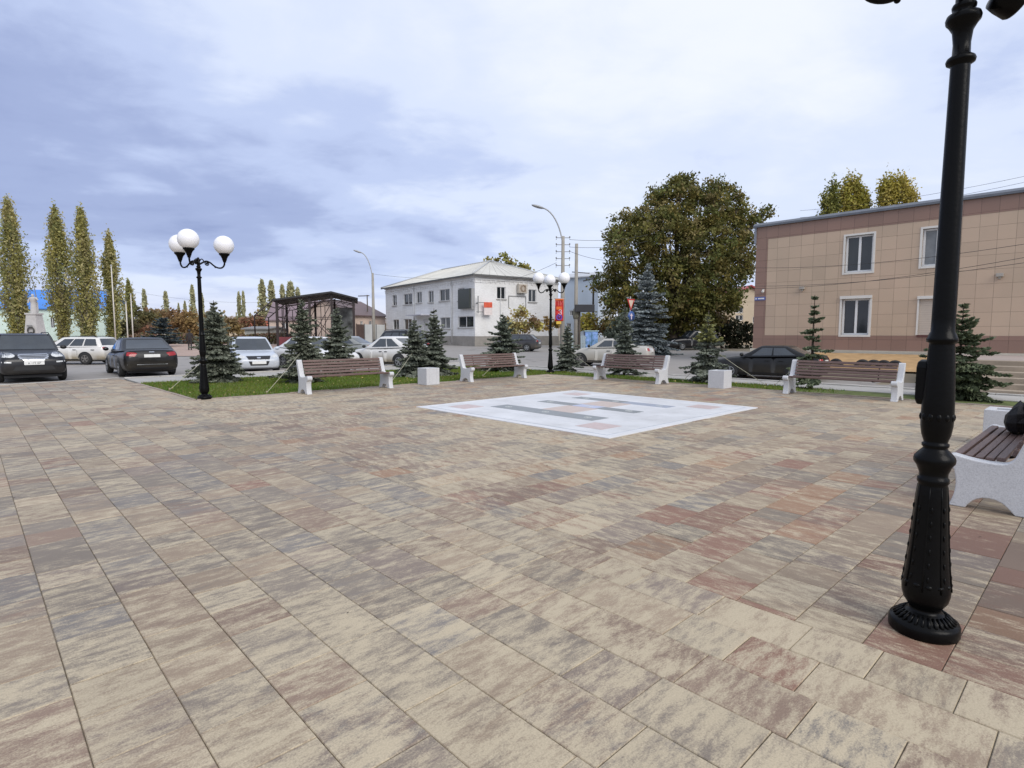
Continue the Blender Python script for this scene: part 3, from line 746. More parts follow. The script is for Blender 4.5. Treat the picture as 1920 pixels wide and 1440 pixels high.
def wheel(parent, x, y, r, w, side, rimm):
    b = MB(); prof = [(r * .62, -w / 2), (r * .86, -w / 2), (r * .96, -w * .42), (r, -w * .25), (r, w * .25), (r * .96, w * .42), (r * .86, w / 2), (r * .62, w / 2)]
    b.lathe(prof, (0, 0, 0), 28, axis='Y'); b.v = [(p[0] + x, p[1] + y, p[2] + r) for p in b.v]
    o = b.build('wheel', rubber, parent)
    b = MB(); f = side
    b.lathe([(r * .63, .0), (r * .60, .012), (r * .53, .015), (r * .5, .0)], n=24, axis='Y', caps=False)
    for k in range(5):
        a = 2 * pi * k / 5 + .3
        m = Matrix.Rotation(-a, 3, 'Y'); b.box(m @ Vector((r * .30, .006, 0)), (r * .55, .016, r * .19), mat=m)
    b.lathe([(r * .13, .0), (r * .13, .02), (r * .06, .024)], n=12, axis='Y')
    b.v = [(p[0] + x, y + f * (w / 2 - .012 + p[1]), p[2] + r) for p in b.v]
    b.build('rim', rimm, o)
def car(name, label, cat, pos, rz, kind, pm, L=4.5, W=1.76, Ht=1.45, z=None, body=None, rear=None, front=None, rimm=None, wr=.315, windows=True, group='cars parked round the square', mirrorm=None, plate=None, rails=False):
    t = thing(name, label, cat, (pos[0], pos[1], H(pos[0], pos[1]) + .02 if z is None else z), rz, group)
    st = STATIONS[body or ('sedan' if kind in ('sedan', 'coupe') else 'suv' if kind == 'suv' else 'hatch')]
    xs = sorted(set([s[0] for s in st] + lin(-.5, .5, 41)))
    rows = [crom(st, x) for x in xs]; B = MB(); nR = len(RING) * 2 - 2
    for x, zb, zt, w in rows:
        pts = [(f * w * W / 2, zb + g * (zt - zb)) for f, g in RING]; full = pts + [(-y, q) for y, q in reversed(pts[1:-1])]
        B.v += [(x * L, y, q) for y, q in full]
    for i in range(len(rows) - 1):
        for k in range(nR):
            j = (k + 1) % nR; B.f.append((i * nR + k, (i + 1) * nR + k, (i + 1) * nR + j, i * nR + j)); B.m.append(0); B.sm.append(True)
    for base in (0, (len(rows) - 1) * nR): B.f.append(tuple(base + k for k in range(nR))); B.m.append(0); B.sm.append(True)
    o = B.build('body', pm, t)
    # cabin shell
    r0, r1, f1, f0, split = CAB[kind]; xr0, xr1, xf1, xf0 = [q * L for q in (r0, r1, f1, f0)]
    zb = crom(st, f0)[2] - .03; zb2 = crom(st, r0)[2] - .03; wb, wt = W / 2 * .945, W / 2 * .745
    if kind == 'suv': wt = W / 2 * .80
    bul = .10
    def lev(tt):
        e = tt ** .92; return (xf0 + (xf1 - xf0) * e, xr0 + (xr1 - xr0) * e, wb + (wt - wb) * (tt ** 1.35))
    def zz(x, tt):
        k = (x - xr0) / (xf0 - xr0); base = zb2 + (zb - zb2) * min(1, max(0, k)); mid = 1 - ((x - (xf1 + xr1) / 2) / (xf0 - xr0)) ** 2 * .22
        return base + (Ht * 1.0 - .035 - base) * tt * (mid if tt > .5 else 1 - (1 - mid) * tt * 2)
    def side(sg, s, tt, off=0):
        xf, xr, w = lev(tt); xf -= bul; xr += bul * .6; x = xf + (xr - xf) * s; ww = w * (1 - .05 * (2 * s - 1) ** 4)
        return (x, sg * (ww + off), zz(x, tt))
    def ends(fr, q, tt, off=0):
        xf, xr, w = lev(tt); x = (xf - bul * q * q + off) if fr else (xr + bul * .6 * q * q - off); ww = w * .95
        return (x, q * ww, zz(x, tt) + off * .4)
    K = 12; T = lin(0, 1, 7); Cb = MB(); rings = []
    for tt in T:
        ring = [ends(True, q, tt) for q in lin(-1, 1, 9)] + [side(1, s, tt) for s in lin(0, 1, 13)[1:-1]] + [ends(False, q, tt) for q in lin(1, -1, 9)] + [side(-1, s, tt) for s in lin(1, 0, 13)[1:-1]]
        rings.append(ring)
    top = rings[-1]; cx = sum(p[0] for p in top) / len(top)
    for k, (sc, dz) in enumerate(((.93, .018), (.7, .034), (.35, .042))): rings.append([(cx + (p[0] - cx) * sc, p[1] * sc, p[2] + dz) for p in top])
    n = len(top)
    for ring in rings: Cb.v += ring
    for i in range(len(rings) - 1):
        for k in range(n): Cb.f.append((i * n + k, i * n + (k + 1) % n, (i + 1) * n + (k + 1) % n, (i + 1) * n + k)); Cb.m.append(0); Cb.sm.append(True)
    Cb.f.append(tuple(range((len(rings) - 1) * n, len(rings) * n))); Cb.m.append(0); Cb.sm.append(True)
    cab = Cb.build('cabin', pm, t)
    def patch(nm, fn, us, ts, mt, par):
        b = MB(); V = [fn(u, q) for q in ts for u in us]; m_ = len(us)
        b.add(V, [(j * m_ + i, j * m_ + i + 1, (j + 1) * m_ + i + 1, (j + 1) * m_ + i) for j in range(len(ts) - 1) for i in range(m_ - 1)], 0, True)
        return b.build(nm, mt, par, fix=False)
    patch('windscreen', lambda q, tt: ends(True, q, tt, .008), lin(-.90, .90, 9), lin(.10, .93, 6), glassm, t)
    patch('rear_window', lambda q, tt: ends(False, q, tt, .008), lin(-.86, .86, 9), lin(.16, .90, 6), glassm, t)
    for sg in (1, -1):
        for (a, c) in split:
            o2 = patch('side_window', lambda s, tt: side(sg, s, tt, .007), lin(a, c, 5), lin(.13, .86, 5), glassm, t)
    # everything below is laid onto the real body surface
    allv = [Vector(p) for p in B.v]; bvh = BVHTree.FromPolygons(allv, B.f)
    def onto(nm, poly, ax, sg, off, mt, cuts=4, par=t):
        bm = bmesh.new()
        vs = [bm.verts.new((p[0], p[1], 0)) for p in poly]; bm.faces.new(vs)
        bmesh.ops.triangulate(bm, faces=bm.faces[:]); bmesh.ops.subdivide_edges(bm, edges=bm.edges[:], cuts=cuts, use_grid_fill=True)
        for v in bm.verts:
            a, c = v.co.x, v.co.y
            if ax == 'x': org, d = Vector((sg * 9, a, c)), Vector((-sg, 0, 0))
            else: org, d = Vector((a, sg * 9, c)), Vector((0, -sg, 0))
            hit = bvh.ray_cast(org, d)
            if hit[0] is None:
                hp = bvh.find_nearest(Vector((sg * L / 2, a, c)) if ax == 'x' else Vector((a, sg * W / 2, c)))[0]
            else: hp = hit[0]
            v.co = hp - d * off
        me = bpy.data.meshes.new(nm); bm.normal_update(); bm.to_mesh(me); bm.free(); me.materials.append(mt)
        for p in me.polygons: p.use_smooth = True
        ob = bpy.data.objects.new(nm, me); COL.objects.link(ob); ob.parent = par; return ob
    wb_ = L * .29; wheels = (wb_ * 1.02, -wb_ * .96)
    for sg in (1, -1):
        for x in wheels:
            poly = [(x + wr * 1.17 * cos(a), wr + wr * 1.17 * sin(a)) for a in lin(-.42, pi + .42, 22)]
            onto('wheel_arch', poly, 'y', sg, .004, trimb, 2)
            wheel(t, x, sg * (W / 2 - .105), wr, .215, sg, rimm or alloy)
        zs = crom(st, 0)[2]; zb0 = crom(st, 0)[1]
        for xx in ((xf0 + xf1) / 2 - .12, (xf1 + xr1) / 2 + .02):
            onto('door_seam', [(xx - .006, zb0 + .06), (xx + .006, zb0 + .06), (xx + .006, zs - .05), (xx - .006, zs - .05)], 'y', sg, .003, trimb, 3)
        for xx in ((xf1 + xr1) / 2 + .16, xr1 + .22 if kind != 'coupe' else xr1 + .3):
            b = MB(); yw = W / 2 * .985; b.box((xx, sg * yw, zs - .17), (.17, .04, .032)); b.build('door_handle', mirrorm or pm, t, bevel=.01)
        b = MB(); b.ball((xf0 - .22, sg * (W / 2 + .06), zb + .12), .1, .75, 1.0, .75, 12, 8); b.build('wing_mirror', mirrorm or pm, t)
        onto('sill', [(wheels[1] + wr * 1.2, zb0 + .03), (wheels[0] - wr * 1.2, zb0 + .03), (wheels[0] - wr * 1.2, zb0 + .10), (wheels[1] + wr * 1.2, zb0 + .10)], 'y', sg, .004, trimb, 3)
    if rails:
        for sg in (1, -1):
            b = MB(); b.tube([(xr1 + .1, sg * wt * .9, Ht - .03), (xr1 + .3, sg * wt * .9, Ht + .03), (xf1 - .25, sg * wt * .9, Ht + .03), (xf1 - .05, sg * wt * .9, Ht - .03)], .016, 6); b.build('roof_rail', trimb, t)
    def plate_(fr, zc):
        sg = 1 if fr else -1
        h = bvh.ray_cast(Vector((sg * 9, 0, zc)), Vector((-sg, 0, 0)))[0]; x = h.x + sg * .012
        b = MB(); b.box((x, 0, zc), (.016, .52, .112)); p = b.build('number_plate', platem, t, bevel=.004)
        M4 = basis((x + sg * .0085, 0, zc - .004), (0, sg, 0), (0, 0, 1), (sg, 0, 0))
        if plate: text('plate_number', plate, .088, inkm, M4, p, .001)
    zh = crom(st, .47)[2]
    F = front or {}
    if 'front' in (F.get('show') or 'front'):
        hl = F.get('head'); w = W / 2
        for sg in (1, -1):
            poly = hl or [(.52, zh - .115), (.80, zh - .02), (.86, zh + .02), (.80, zh - .155), (.56, zh - .165)]
            onto('headlight', [(sg * y * w, z_) for y, z_ in poly], 'x', 1, .008, lampg)
            fg = F.get('fog')
            if fg: onto('fog_lamp', [(sg * y * w, z_) for y, z_ in fg], 'x', 1, .010, lampg, 2)
        g = F.get('grille') or [(-.42, zh - .03), (.42, zh - .03), (.36, zh - .15), (-.36, zh - .15)]
        go = onto('grille', [(y * w, z_) for y, z_ in g], 'x', 1, .008, F.get('grille_mat', trimb))
        for nm, poly in (('lower_intake', F.get('intake') or [(-.55, .30), (.55, .30), (.45, .42), (-.45, .42)]),):
            onto(nm, [(y * w, z_) for y, z_ in poly], 'x', 1, .006, trimb)
        for poly in F.get('bars', ()): onto('grille_bar', [(y * w, z_) for y, z_ in poly], 'x', 1, .014, chrome, 3)
        if F.get('rim'): onto('grille_surround', [(y * w, z_) for y, z_ in F['rim']], 'x', 1, .005, chrome)
        plate_(True, F.get('plate', .45))
    Rr = rear or {}
    zt = crom(st, -.47)[2]
    for sg in (1, -1):
        poly = Rr.get('tail') or [(.58, zt - .09), (.93, zt - .06), (.95, zt - .22), (.58, zt - .22)]
        onto('tail_light', [(sg * y * W / 2, z_) for y, z_ in poly], 'x', -1, .008, tailr)
    for poly in Rr.get('chrome', ()): onto('chrome_strip', [(y * W / 2, z_) for y, z_ in poly], 'x', -1, .010, chrome, 3)
    if Rr.get('lid'): onto('lid_panel', [(y * W / 2, z_) for y, z_ in Rr['lid']], 'x', -1, .004, trimb)
    onto('rear_bumper_trim', [(-.7, .30), (.7, .30), (.66, .40), (-.66, .40)] if kind != 'suv' else [(-.8, .40), (.8, .40), (.8, .55), (-.8, .55)], 'x', -1, .006, trimb) if False else None
    onto('rear_valance', [(y * W / 2, z_) for y, z_ in ((-.72, .27 + (.1 if kind == 'suv' else 0)), (.72, .27 + (.1 if kind == 'suv' else 0)), (.70, .38 + (.1 if kind == 'suv' else 0)), (-.70, .38 + (.1 if kind == 'suv' else 0)))], 'x', -1, .005, trimb)
    plate_(False, Rr.get('plate', .78 if kind in ('sedan', 'coupe') else .68))
    # dark floor pan closes the space under the sills
    b = MB(); b.bb(-L * .44, L * .44, -W * .40, W * .40, .17, .26); b.build('floor_pan', trimb, t)
    return t
DIR_V = GA + pi / 2      # bays across the street: nose away from the square
blackp, navyp = paint('black', (.003, .003, .0035), .10, .36), paint('dark_navy', (.006, .007, .011), .08, .34)
whitep, dirtyw = paint('white', (.66, .66, .66), .55), paint('dirty_white', (.62, .61, .59), 1.0)
silver, grey_, beige = paint('silver_blue', (.46, .50, .56), .25), paint('grey', (.20, .21, .205), .4), paint('silver_beige', (.40, .385, .35), .5)
dkgrey = paint('dark_grey', (.035, .035, .042), .3)
def at_(px, Y): return atY(px, Y)
# black four by four, nose to the square
suv_front = dict(head=[(.50, .92), (.60, 1.0), (.84, 1.02), (.93, .99), (.90, .86), (.62, .84), (.52, .87)], grille=[(-.38, .98), (.38, .98), (.36, .86), (.22, .76), (-.22, .76), (-.36, .86)], rim=[(-.44, 1.01), (.44, 1.01), (.42, .85), (.26, .73), (-.26, .73), (-.42, .85)],
                 bars=[[(-.40, z0), (.40, z0), (.40, z0 + .018), (-.40, z0 + .018)] for z0 in (.93, .885, .84, .795)], fog=[(.62, .66), (.88, .68), (.88, .72), (.62, .71)], intake=[(-.6, .42), (.6, .42), (.5, .56), (-.5, .56)], plate=.655)
car('parked_suv', 'black four by four with chrome grille facing the square at the left edge', 'car', at_(48, 20.6), DIR_V + pi + R(2), 'suv', navyp, 4.6, 1.86, 1.63, front=suv_front, wr=.36, plate='A 177 BP', rails=True, mirrorm=trimb)
car('parked_wagon', 'dirty white estate car passing behind the black four by four', 'car', at_(140, 30.6), DIR_V + R(45), 'wagon', dirtyw, 4.32, 1.68, 1.44, rimm=steelrim, mirrorm=trimb, rails=True)
sed_rear = dict(tail=[(.50, .90), (.60, .93), (.90, .95), (.985, .90), (.93, .82), (.60, .78)], lid=[(-.50, .96), (.50, .96), (.58, .90), (.46, .72), (-.46, .72), (-.58, .90)], chrome=[[(-.10, .93), (.10, .93), (.08, .955), (-.08, .955)], [(-.86, .47), (.86, .47), (.86, .495), (-.86, .495)]], plate=.80)
car('parked_sedan', 'black sedan seen from behind with red tail lights left of the first globe lamp', 'car', at_(262, 23.2), DIR_V - R(1), 'sedan', blackp, 4.75, 1.86, 1.46, rear=sed_rear, wr=.335)
ves_front = dict(head=[(.52, .70), (.66, .77), (.88, .84), (.93, .80), (.86, .70), (.66, .655)], grille=[(-.52, .74), (.52, .74), (.44, .60), (-.44, .60)], intake=[(-.36, .36), (.36, .36), (.44, .53), (-.44, .53)], bars=[[(-.09, .695), (.09, .695), (.06, .645), (-.06, .645)]],
                 fog=[(.60, .44), (.84, .50), (.84, .53), (.66, .48)], plate=.475)
car('parked_sedan', 'silver white sedan facing the square right of the large spruce', 'car', at_(470, 24.8), DIR_V + pi - R(11), 'sedan', silver, 4.4, 1.76, 1.49, front=ves_front, z=-.11)
car('parked_sedan', 'white sedan half hidden behind two spruces at the left bench', 'car', at_(592, 26.8), DIR_V + pi + R(14), 'sedan', whitep, 4.4, 1.74, 1.47, mirrorm=whitep)
car('parked_sedan', 'grey sedan partly hidden behind the white cars', 'car', at_(640, 34.5), DIR_V + R(34), 'sedan', grey_, 4.4, 1.74, 1.45)
car('parked_hatchback', 'white coupe like hatchback with sandy dirt on its doors', 'car', at_(733, 28.0), DIR_V + R(17), 'coupe', dirtyw, 4.45, 1.80, 1.48, mirrorm=trimb, wr=.33)
car('parked_suv', 'black four by four behind the white hatchback', 'car', at_(742, 36), DIR_V + R(10), 'suv', blackp, 4.5, 1.82, 1.78, wr=.36, rails=True)
car('parked_hatchback', 'dark grey hatchback beside the white two storey building', 'car', at_(968, 47.5), DIR_V + R(30), 'hatch', dkgrey, 3.95, 1.66, 1.40)
car('parked_sedan', 'silver beige sedan in the street behind a bench', 'car', at_(1142, 28.8), DIR_V + R(22), 'sedan', beige, 4.25, 1.68, 1.37, mirrorm=trimb, rimm=steelrim)
car('parked_sedan', 'black sedan in front of the tan tiled building', 'car', at_(1441, 23.8), DIR_V + R(6), 'sedan', blackp, 4.3, 1.70, 1.38, mirrorm=blackp)
car('parked_suv', 'dark blue car standing under the big broad tree', 'car', at_(1297, 50), DIR_V + R(55), 'suv', navyp, 4.3, 1.75, 1.7)
# ================================================================== BUILDINGS
pane_m = M('window_glass', (.022, .026, .030), .07, .25, .8, spec=.6)
pane_l = M('curtained_glass', (.16, .17, .18), .12, .3, 1.2, spec=.6)
pvc = M('white_pvc', (.72, .72, .72), .4, .05, 3)
class Wall:
    """a wall seen from outside: x runs along it to the right as you face it, y goes into the building, z up"""
    def __init__(s, o, d):
        s.o = Vector(o); d = Vector((d[0], d[1], 0)).normalized(); s.d = d; s.n = Vector((-d.y, d.x, 0))
        s.m = basis(s.o, d, s.n, Vector((0, 0, 1)))
    def at(s, px, py):
        """where a surveyed sight line meets the wall: (x along, z up) from its origin"""
        r = ray(px, py); n = s.n; c = Vector((0, 0, CAMH)); t = (s.o - c).dot(n) / r.dot(n); p = c + r * t - s.o
        return p.dot(s.d), p.z
    def rect(s, x0, y0, x1, y1):
        a, b = s.at(x0, y1), s.at(x1, y1); c = s.at((x0 + x1) / 2, y0)
        return min(a[0], b[0]), max(a[0], b[0]), a[1] * .5 + b[1] * .5, c[1]
def wall_mesh(w, x0, x1, z0, z1, holes, mat, parent, reveal=.14, name='wall', y=0.0, thick=.3):
    xs = sorted({x0, x1, *[h[0] for h in holes], *[h[1] for h in holes]}); zs = sorted({z0, z1, *[h[2] for h in holes], *[h[3] for h in holes]})
    b = MB()
    for i in range(len(xs) - 1):
        for j in range(len(zs) - 1):
            cx, cz = (xs[i] + xs[i + 1]) / 2, (zs[j] + zs[j + 1]) / 2
            if any(h[0] < cx < h[1] and h[2] < cz < h[3] for h in holes): continue
            b.add([(xs[i], y, zs[j]), (xs[i + 1], y, zs[j]), (xs[i + 1], y, zs[j + 1]), (xs[i], y, zs[j + 1])], [(0, 1, 2, 3)])
    for h in holes:
        a, c, e, f = h; r = y + reveal
        b.add([(a, y, e), (a, r, e), (a, r, f), (a, y, f)], [(0, 1, 2, 3)]); b.add([(c, y, e), (c, r, e), (c, r, f), (c, y, f)], [(3, 2, 1, 0)])
        b.add([(a, y, f), (a, r, f), (c, r, f), (c, y, f)], [(0, 1, 2, 3)]); b.add([(a, y, e), (c, y, e), (c, r, e), (a, r, e)], [(0, 1, 2, 3)])
    b.xf(w.m); return b.build(name, mat, parent, fix=False)
def window(w, h, parent, reveal=.14, split=(.5,), fr=None, sill=None, glass=None, blind=None, fw=.06, casing=None, y=0.0, name='window', transom=None):
    a, c, e, f = h; r = y + reveal; b = MB(); d0, d1 = r - .05, r + .03
    b.bb(a, a + fw, d0, d1, e, f); b.bb(c - fw, c, d0, d1, e, f); b.bb(a + fw, c - fw, d0, d1, f - fw, f); b.bb(a + fw, c - fw, d0, d1, e, e + fw)
    for q in split: x = a + (c - a) * q; b.bb(x - fw * .6, x + fw * .6, d0 + .004, d1, e + fw, f - fw)
    if transom: z = e + (f - e) * transom; b.bb(a + fw, c - fw, d0 + .008, d1, z - fw * .45, z + fw * .45)
    b.xf(w.m); o = b.build(name, fr or pvc, parent)
    b = MB(); b.bb(a + fw * .6, c - fw * .6, r + .005, r + .02, e + fw * .6, f - fw * .6); b.xf(w.m); b.build('pane', glass or pane_m, o)
    if sill: b = MB(); b.bb(a - .1, c + .1, y - .12, r - .052, e - .09, e); b.xf(w.m); b.build('sill', sill, o, bevel=.01)
    if casing:
        b = MB(); k = .09
        b.bb(a - k, a, y - .03, r - .052, e - k, f + k); b.bb(c, c + k, y - .03, r - .052, e - k, f + k); b.bb(a, c, y - .03, r - .052, f, f + k); b.bb(a, c, y - .04, r - .052, e - k, e); b.xf(w.m); b.build('casing', casing, o)
    return o
def brickpaint(name, col, sc=1.0, rows=.075, leng=.26, str_=.5, col2=None):
    """painted or bare masonry with courses you can read close to"""
    m = bpy.data.materials.new(name); m.use_nodes = True; nt = m.node_tree; L = nt.links.new; bs = nt.nodes['Principled BSDF']
    tc = nd(nt, 'ShaderNodeTexCoord'); sp = nd(nt, 'ShaderNodeSeparateXYZ'); L(tc.outputs['Object'], sp.inputs[0])
    ad = nd(nt, 'ShaderNodeMath', operation='ADD'); L(sp.outputs[0], ad.inputs[0]); L(sp.outputs[1], ad.inputs[1])
    cb = nd(nt, 'ShaderNodeCombineXYZ'); L(ad.outputs[0], cb.inputs[0]); L(sp.outputs[2], cb.inputs[1])
    br = nd(nt, 'ShaderNodeTexBrick'); br.inputs['Scale'].default_value = 1; br.inputs['Brick Width'].default_value = leng; br.inputs['Row Height'].default_value = rows; br.inputs['Mortar Size'].default_value = .008
    c2 = col2 or tuple(c * .88 for c in col)
    br.inputs['Color1'].default_value = (*col, 1); br.inputs['Color2'].default_value = (*c2, 1); br.inputs['Mortar'].default_value = (*[c * .8 for c in col], 1)
    L(cb.outputs[0], br.inputs[0])
    n = nd(nt, 'ShaderNodeTexNoise'); n.inputs['Scale'].default_value = .5; n.inputs['Detail'].default_value = 8; n.inputs['Roughness'].default_value = .7; L(tc.outputs['Object'], n.inputs['Vector'])
    cr = nd(nt, 'ShaderNodeValToRGB'); cr.color_ramp.elements[0].position = .32; cr.color_ramp.elements[1].position = .62; cr.color_ramp.elements[0].color = (.90, .89, .87, 1); cr.color_ramp.elements[1].color = (1.02, 1.02, 1.02, 1)
    L(n.outputs[0], cr.inputs[0]); mx = nd(nt, 'ShaderNodeMixRGB', blend_type='MULTIPLY'); mx.inputs[0].default_value = 1; L(br.outputs[0], mx.inputs[1]); L(cr.outputs[0], mx.inputs[2]); L(mx.outputs[0], bs.inputs['Base Color'])
    bp = nd(nt, 'ShaderNodeBump'); bp.inputs['Strength'].default_value = str_; bp.inputs['Distance'].default_value = .01; bp.invert = True; L(br.outputs['Fac'], bp.inputs['Height']); L(bp.outputs[0], bs.inputs['Normal'])
    bs.inputs['Roughness'].default_value = .85
    return m

# ---- white two storey building
def white_building():
    wall = brickpaint('white_painted_brick', (.80, .80, .80)); plinth = M('plinth_render', (.27, .25, .225), .9, .2, 1.2, .4); roofm = M('roof_sheet', (.52, .51, .47), .75, .12, .4, .2, stretch=(1, 1, 1))
    edge = M('eave_board', (.10, .10, .10), .7); sillm = M('grey_sill', (.40, .39, .37), .8, .15, 4)
    Yc = 59; c = Vector(((891 - 960) / 1080 * Yc, Yc, H(-3.8, Yc))); zb = .25; z0 = zb; c.z = 0
    dr = Vector((.815, .58, 0)).normalized(); dl = Vector((-dr.y, dr.x, 0))
    LL, LR = 22.5, 11.0; top = zat(514.5, Yc)
    t = thing('white_building', 'white painted two storey brick building with a pale hipped roof', 'building', (c.x, c.y, zb))
    def child(o): o.matrix_parent_inverse = Matrix.Translation((-c.x, -c.y, -zb)); return o
    WL = Wall(c + dl * LL, -dl); WR = Wall(c, dr)
    parts = []
    for w, ln, wins, side in ((WL, LL, [(736, 553, 744, 573), (757, 550.5, 773, 571), (781, 547, 791, 568), (803, 545, 813, 567), (824, 542, 843, 564), (859, 540, 871, 564),
                                       (737, 599, 748, 618), (758, 598, 772, 618), (825, 595, 844, 616), (859, 593, 888, 614), (794, 598, 803, 634)], 'L'),
                              (WR, LR, [(932, 538, 948, 560.5), (991, 543, 1005.5, 566)], 'R')):
        hs = [w.rect(*q) for q in wins]
        wall_mesh(w, 0, ln, z0 + .95, top, hs, wall, t)
        b = MB(); b.bb(-.06 if side == 'L' else -.06, ln + .06, -.08, .2, z0 - .4, z0 + .95); b.xf(w.m); b.build('plinth', plinth, t)
        for q, h in zip(wins, hs):
            wide = h[1] - h[0] > 1.0
            if q[3] > 630:
                b = MB(); b.bb(h[0], h[1], .10, .16, h[2], h[3]); b.xf(w.m); b.build('door', M('door_white', (.55, .55, .55), .5), t); continue
            window(w, h, t, split=(.5,) if wide else (.62,), sill=sillm, glass=pane_l if int(q[0]) % 3 == 0 else pane_m, name='window')
        b = MB(); n = int(ln / .3)
        for i in range(n):
            if i % 2 == 0: b.bb(i * .3 + .05, i * .3 + .2, -.06, .0, top - .78, top - .5)
        b.bb(-.05, ln + .05, -.08, 0, top - .5, top - .36); b.bb(-.09, ln + .09, -.12, 0, top - .2, top - .003); b.xf(w.m); b.build('cornice', wall, t)
    for nm, o_, d_, ln in (('L', c + dr * LR, dl, LL), ('R', c + dl * LL + dr * LR, -dr, LR)):
        w = Wall(o_, d_); wall_mesh(w, 0, ln, z0 - .3, top, [], wall, t)
    # hipped roof of ribbed sheets
    ov = .45; A = c - dl * ov - dr * ov; B = c + dr * (LR + ov) - dl * ov; D = c + dl * (LL + ov) - dr * ov; E = c + dl * (LL + ov) + dr * (LR + ov)
    hh = zat(488, 66.0) - top; mid = (LR) / 2
    R0 = c + dr * mid + dl * (mid); R1 = c + dr * mid + dl * (LL - mid)
    def Z(p, z): return Vector((p.x, p.y, z))
    b = MB()
    def slope(e0, e1, r0, r1, ns):
        for i in range(ns):
            for k, zz_ in ((0, 0), (1, 0)):
                pass
            a, d = i / ns, (i + .93) / ns
            P0, P1 = Z(e0.lerp(e1, a), top + .02), Z(e0.lerp(e1, d), top + .02); Q0, Q1 = Z(r0.lerp(r1, a), top + hh), Z(r0.lerp(r1, d), top + hh)
            P2 = Z(e0.lerp(e1, (i + 1) / ns), top + .02); Q2 = Z(r0.lerp(r1, (i + 1) / ns), top + hh)
            up = Vector((0, 0, .045)); m_ = Z(e0.lerp(e1, (i + .965) / ns), top + .02) + up; mq = Z(r0.lerp(r1, (i + .965) / ns), top + hh) + up
            b.add([P0, P1, Q1, Q0], [(0, 1, 2, 3)]); b.add([P1, m_, mq, Q1], [(0, 1, 2, 3)]); b.add([m_, P2, Q2, mq], [(0, 1, 2, 3)])
    slope(D, A, R1, R0, 24); slope(A, B, R0, R0, 12); slope(B, E, R0, R1, 24); slope(E, D, R1, R1, 12)
    b.add([Z(p, top + .015) for p in (A, B, E, D)], [(0, 1, 2, 3)])
    roof = b.build('roof', roofm, t)
    b = MB(); 
    for p, q in ((A, R0), (B, R0), (D, R1), (E, R1), (R0, R1)):
        b.tube([Z(p, top + (.06 if p is not R0 else hh + .03)), Z(q, top + hh + .03)], .09, 6)
    b.build('ridge_cap', M('ridge_grey', (.40, .41, .42), .6), roof)
    b = MB()
    for p, q in ((A, B), (D, A)): 
        d = (q - p); m_ = (p + q) / 2; b.box((m_.x, m_.y, top - .06), (d.length, .05, .16), math.atan2(d.y, d.x))
    b.build('eave_board', edge, roof)
    # black board over the corner window, signs, air conditioner, canopy, downpipe
    x0, x1, e, f = WL.rect(865, 542, 887, 579)
    b = MB(); b.bb(x0, x1, -.42, -.2, e, f); b.xf(WL.m); b.build('display_screen', M('dark_screen', (.045, .05, .042), .35, .1, 3), t, bevel=.02)
    b = MB(); b.bb(x0 - .02, x1 + .3, -.20, -.002, e + .2, e + .3); b.bb(x1 + .05, x1 + .25, -.30, -.002, e - .1, f); b.xf(WL.m); b.build('screen_bracket', M('bracket_grey', (.3, .3, .3), .6), t)
    x0, x1, e, f = WR.rect(968, 533, 984, 550)
    o = None; b = MB(); b.bb(x0, x1, -.5, -.1, e, f); b.xf(WR.m); o = b.build('air_conditioner', M('ac_casing', (.50, .46, .40), .6), t, bevel=.03)
    b = MB(); r = (f - e) * .36; b.lathe([(r, 0), (r, .03), (r * .8, .03), (r * .75, .0)], ((x0 + x1) / 2, -.535, (e + f) / 2), 20, axis='Y', caps=False)
    for k in range(5): b.bb(x0 + .1 + k * (x1 - x0 - .2) / 5, x0 + .16 + k * (x1 - x0 - .2) / 5, -.525, -.502, e + .1, f - .1)
    b.xf(WR.m); b.build('fan_grille', M('grille_brown', (.24, .17, .12), .7), o)
    x0, x1, e, f = WR.rect(903, 567, 918, 577)
    b = MB(); b.bb(x0, x1, -.5, -.42, e, f); b.xf(WR.m); o = b.build('orange_sign', M('sign_orange', (.62, .10, .05), .5, .25, 3), t)
    b = MB(); b.bb(x0, x1, -.5, -.42, e - .75, e - .03); b.xf(WR.m); b.build('lower_panel', M('sign_pale', (.68, .60, .58), .5), o)
    b = MB(); b.bb(x0 - .75, x0 - .65, -.48, -.42, e - .6, f + .6); b.bb(x0 - .9, x0, -.46, -.44, f - .1, f - .02); b.bb(x0 - .9, x0, -.46, -.44, e - .5, e - .42); b.bb(x0 - .72, x0 - .68, -.42, -.01, f - .2, f - .1); b.xf(WR.m); b.build('sign_frame', M('sign_frame_grey', (.22, .22, .22), .6), o)
    # framed poster outline and the little emblem plate beside the corner
    x0, x1, e, f = WR.rect(953, 555, 986, 577); b = MB(); k = .07
    b.bb(x0, x1, -.05, -.002, f - k, f); b.bb(x0, x0 + k, -.05, -.002, e, f - k); b.bb(x1 - k, x1, -.05, -.002, e, f - k); b.xf(WR.m); b.build('poster_frame', M('sign_frame_grey', (.22, .22, .22)), t)
    x0, x1, e, f = WL.rect(779, 590, 808, 596); b = MB(); b.bb(x0, x1, -1.3, -.002, f - .12, f); b.prism([(x0 + .1, f - .12), (x0 + .2, f - .12), (x0 + .2, z0)], 'Y', -1.25, -1.18) if False else None
    b.xf(WL.m); b.build('entrance_canopy', M('canopy_white', (.52, .52, .57), .6), t)
    for q in (777, 848):
        x, z = WL.at(q, 575); b = MB(); b.tube([(x, -.08, top - .3), (x, -.08, z0 + .2)], .055, 8); b.xf(WL.m); b.build('downpipe', M('pipe_pale', (.55, .55, .54), .6), t)
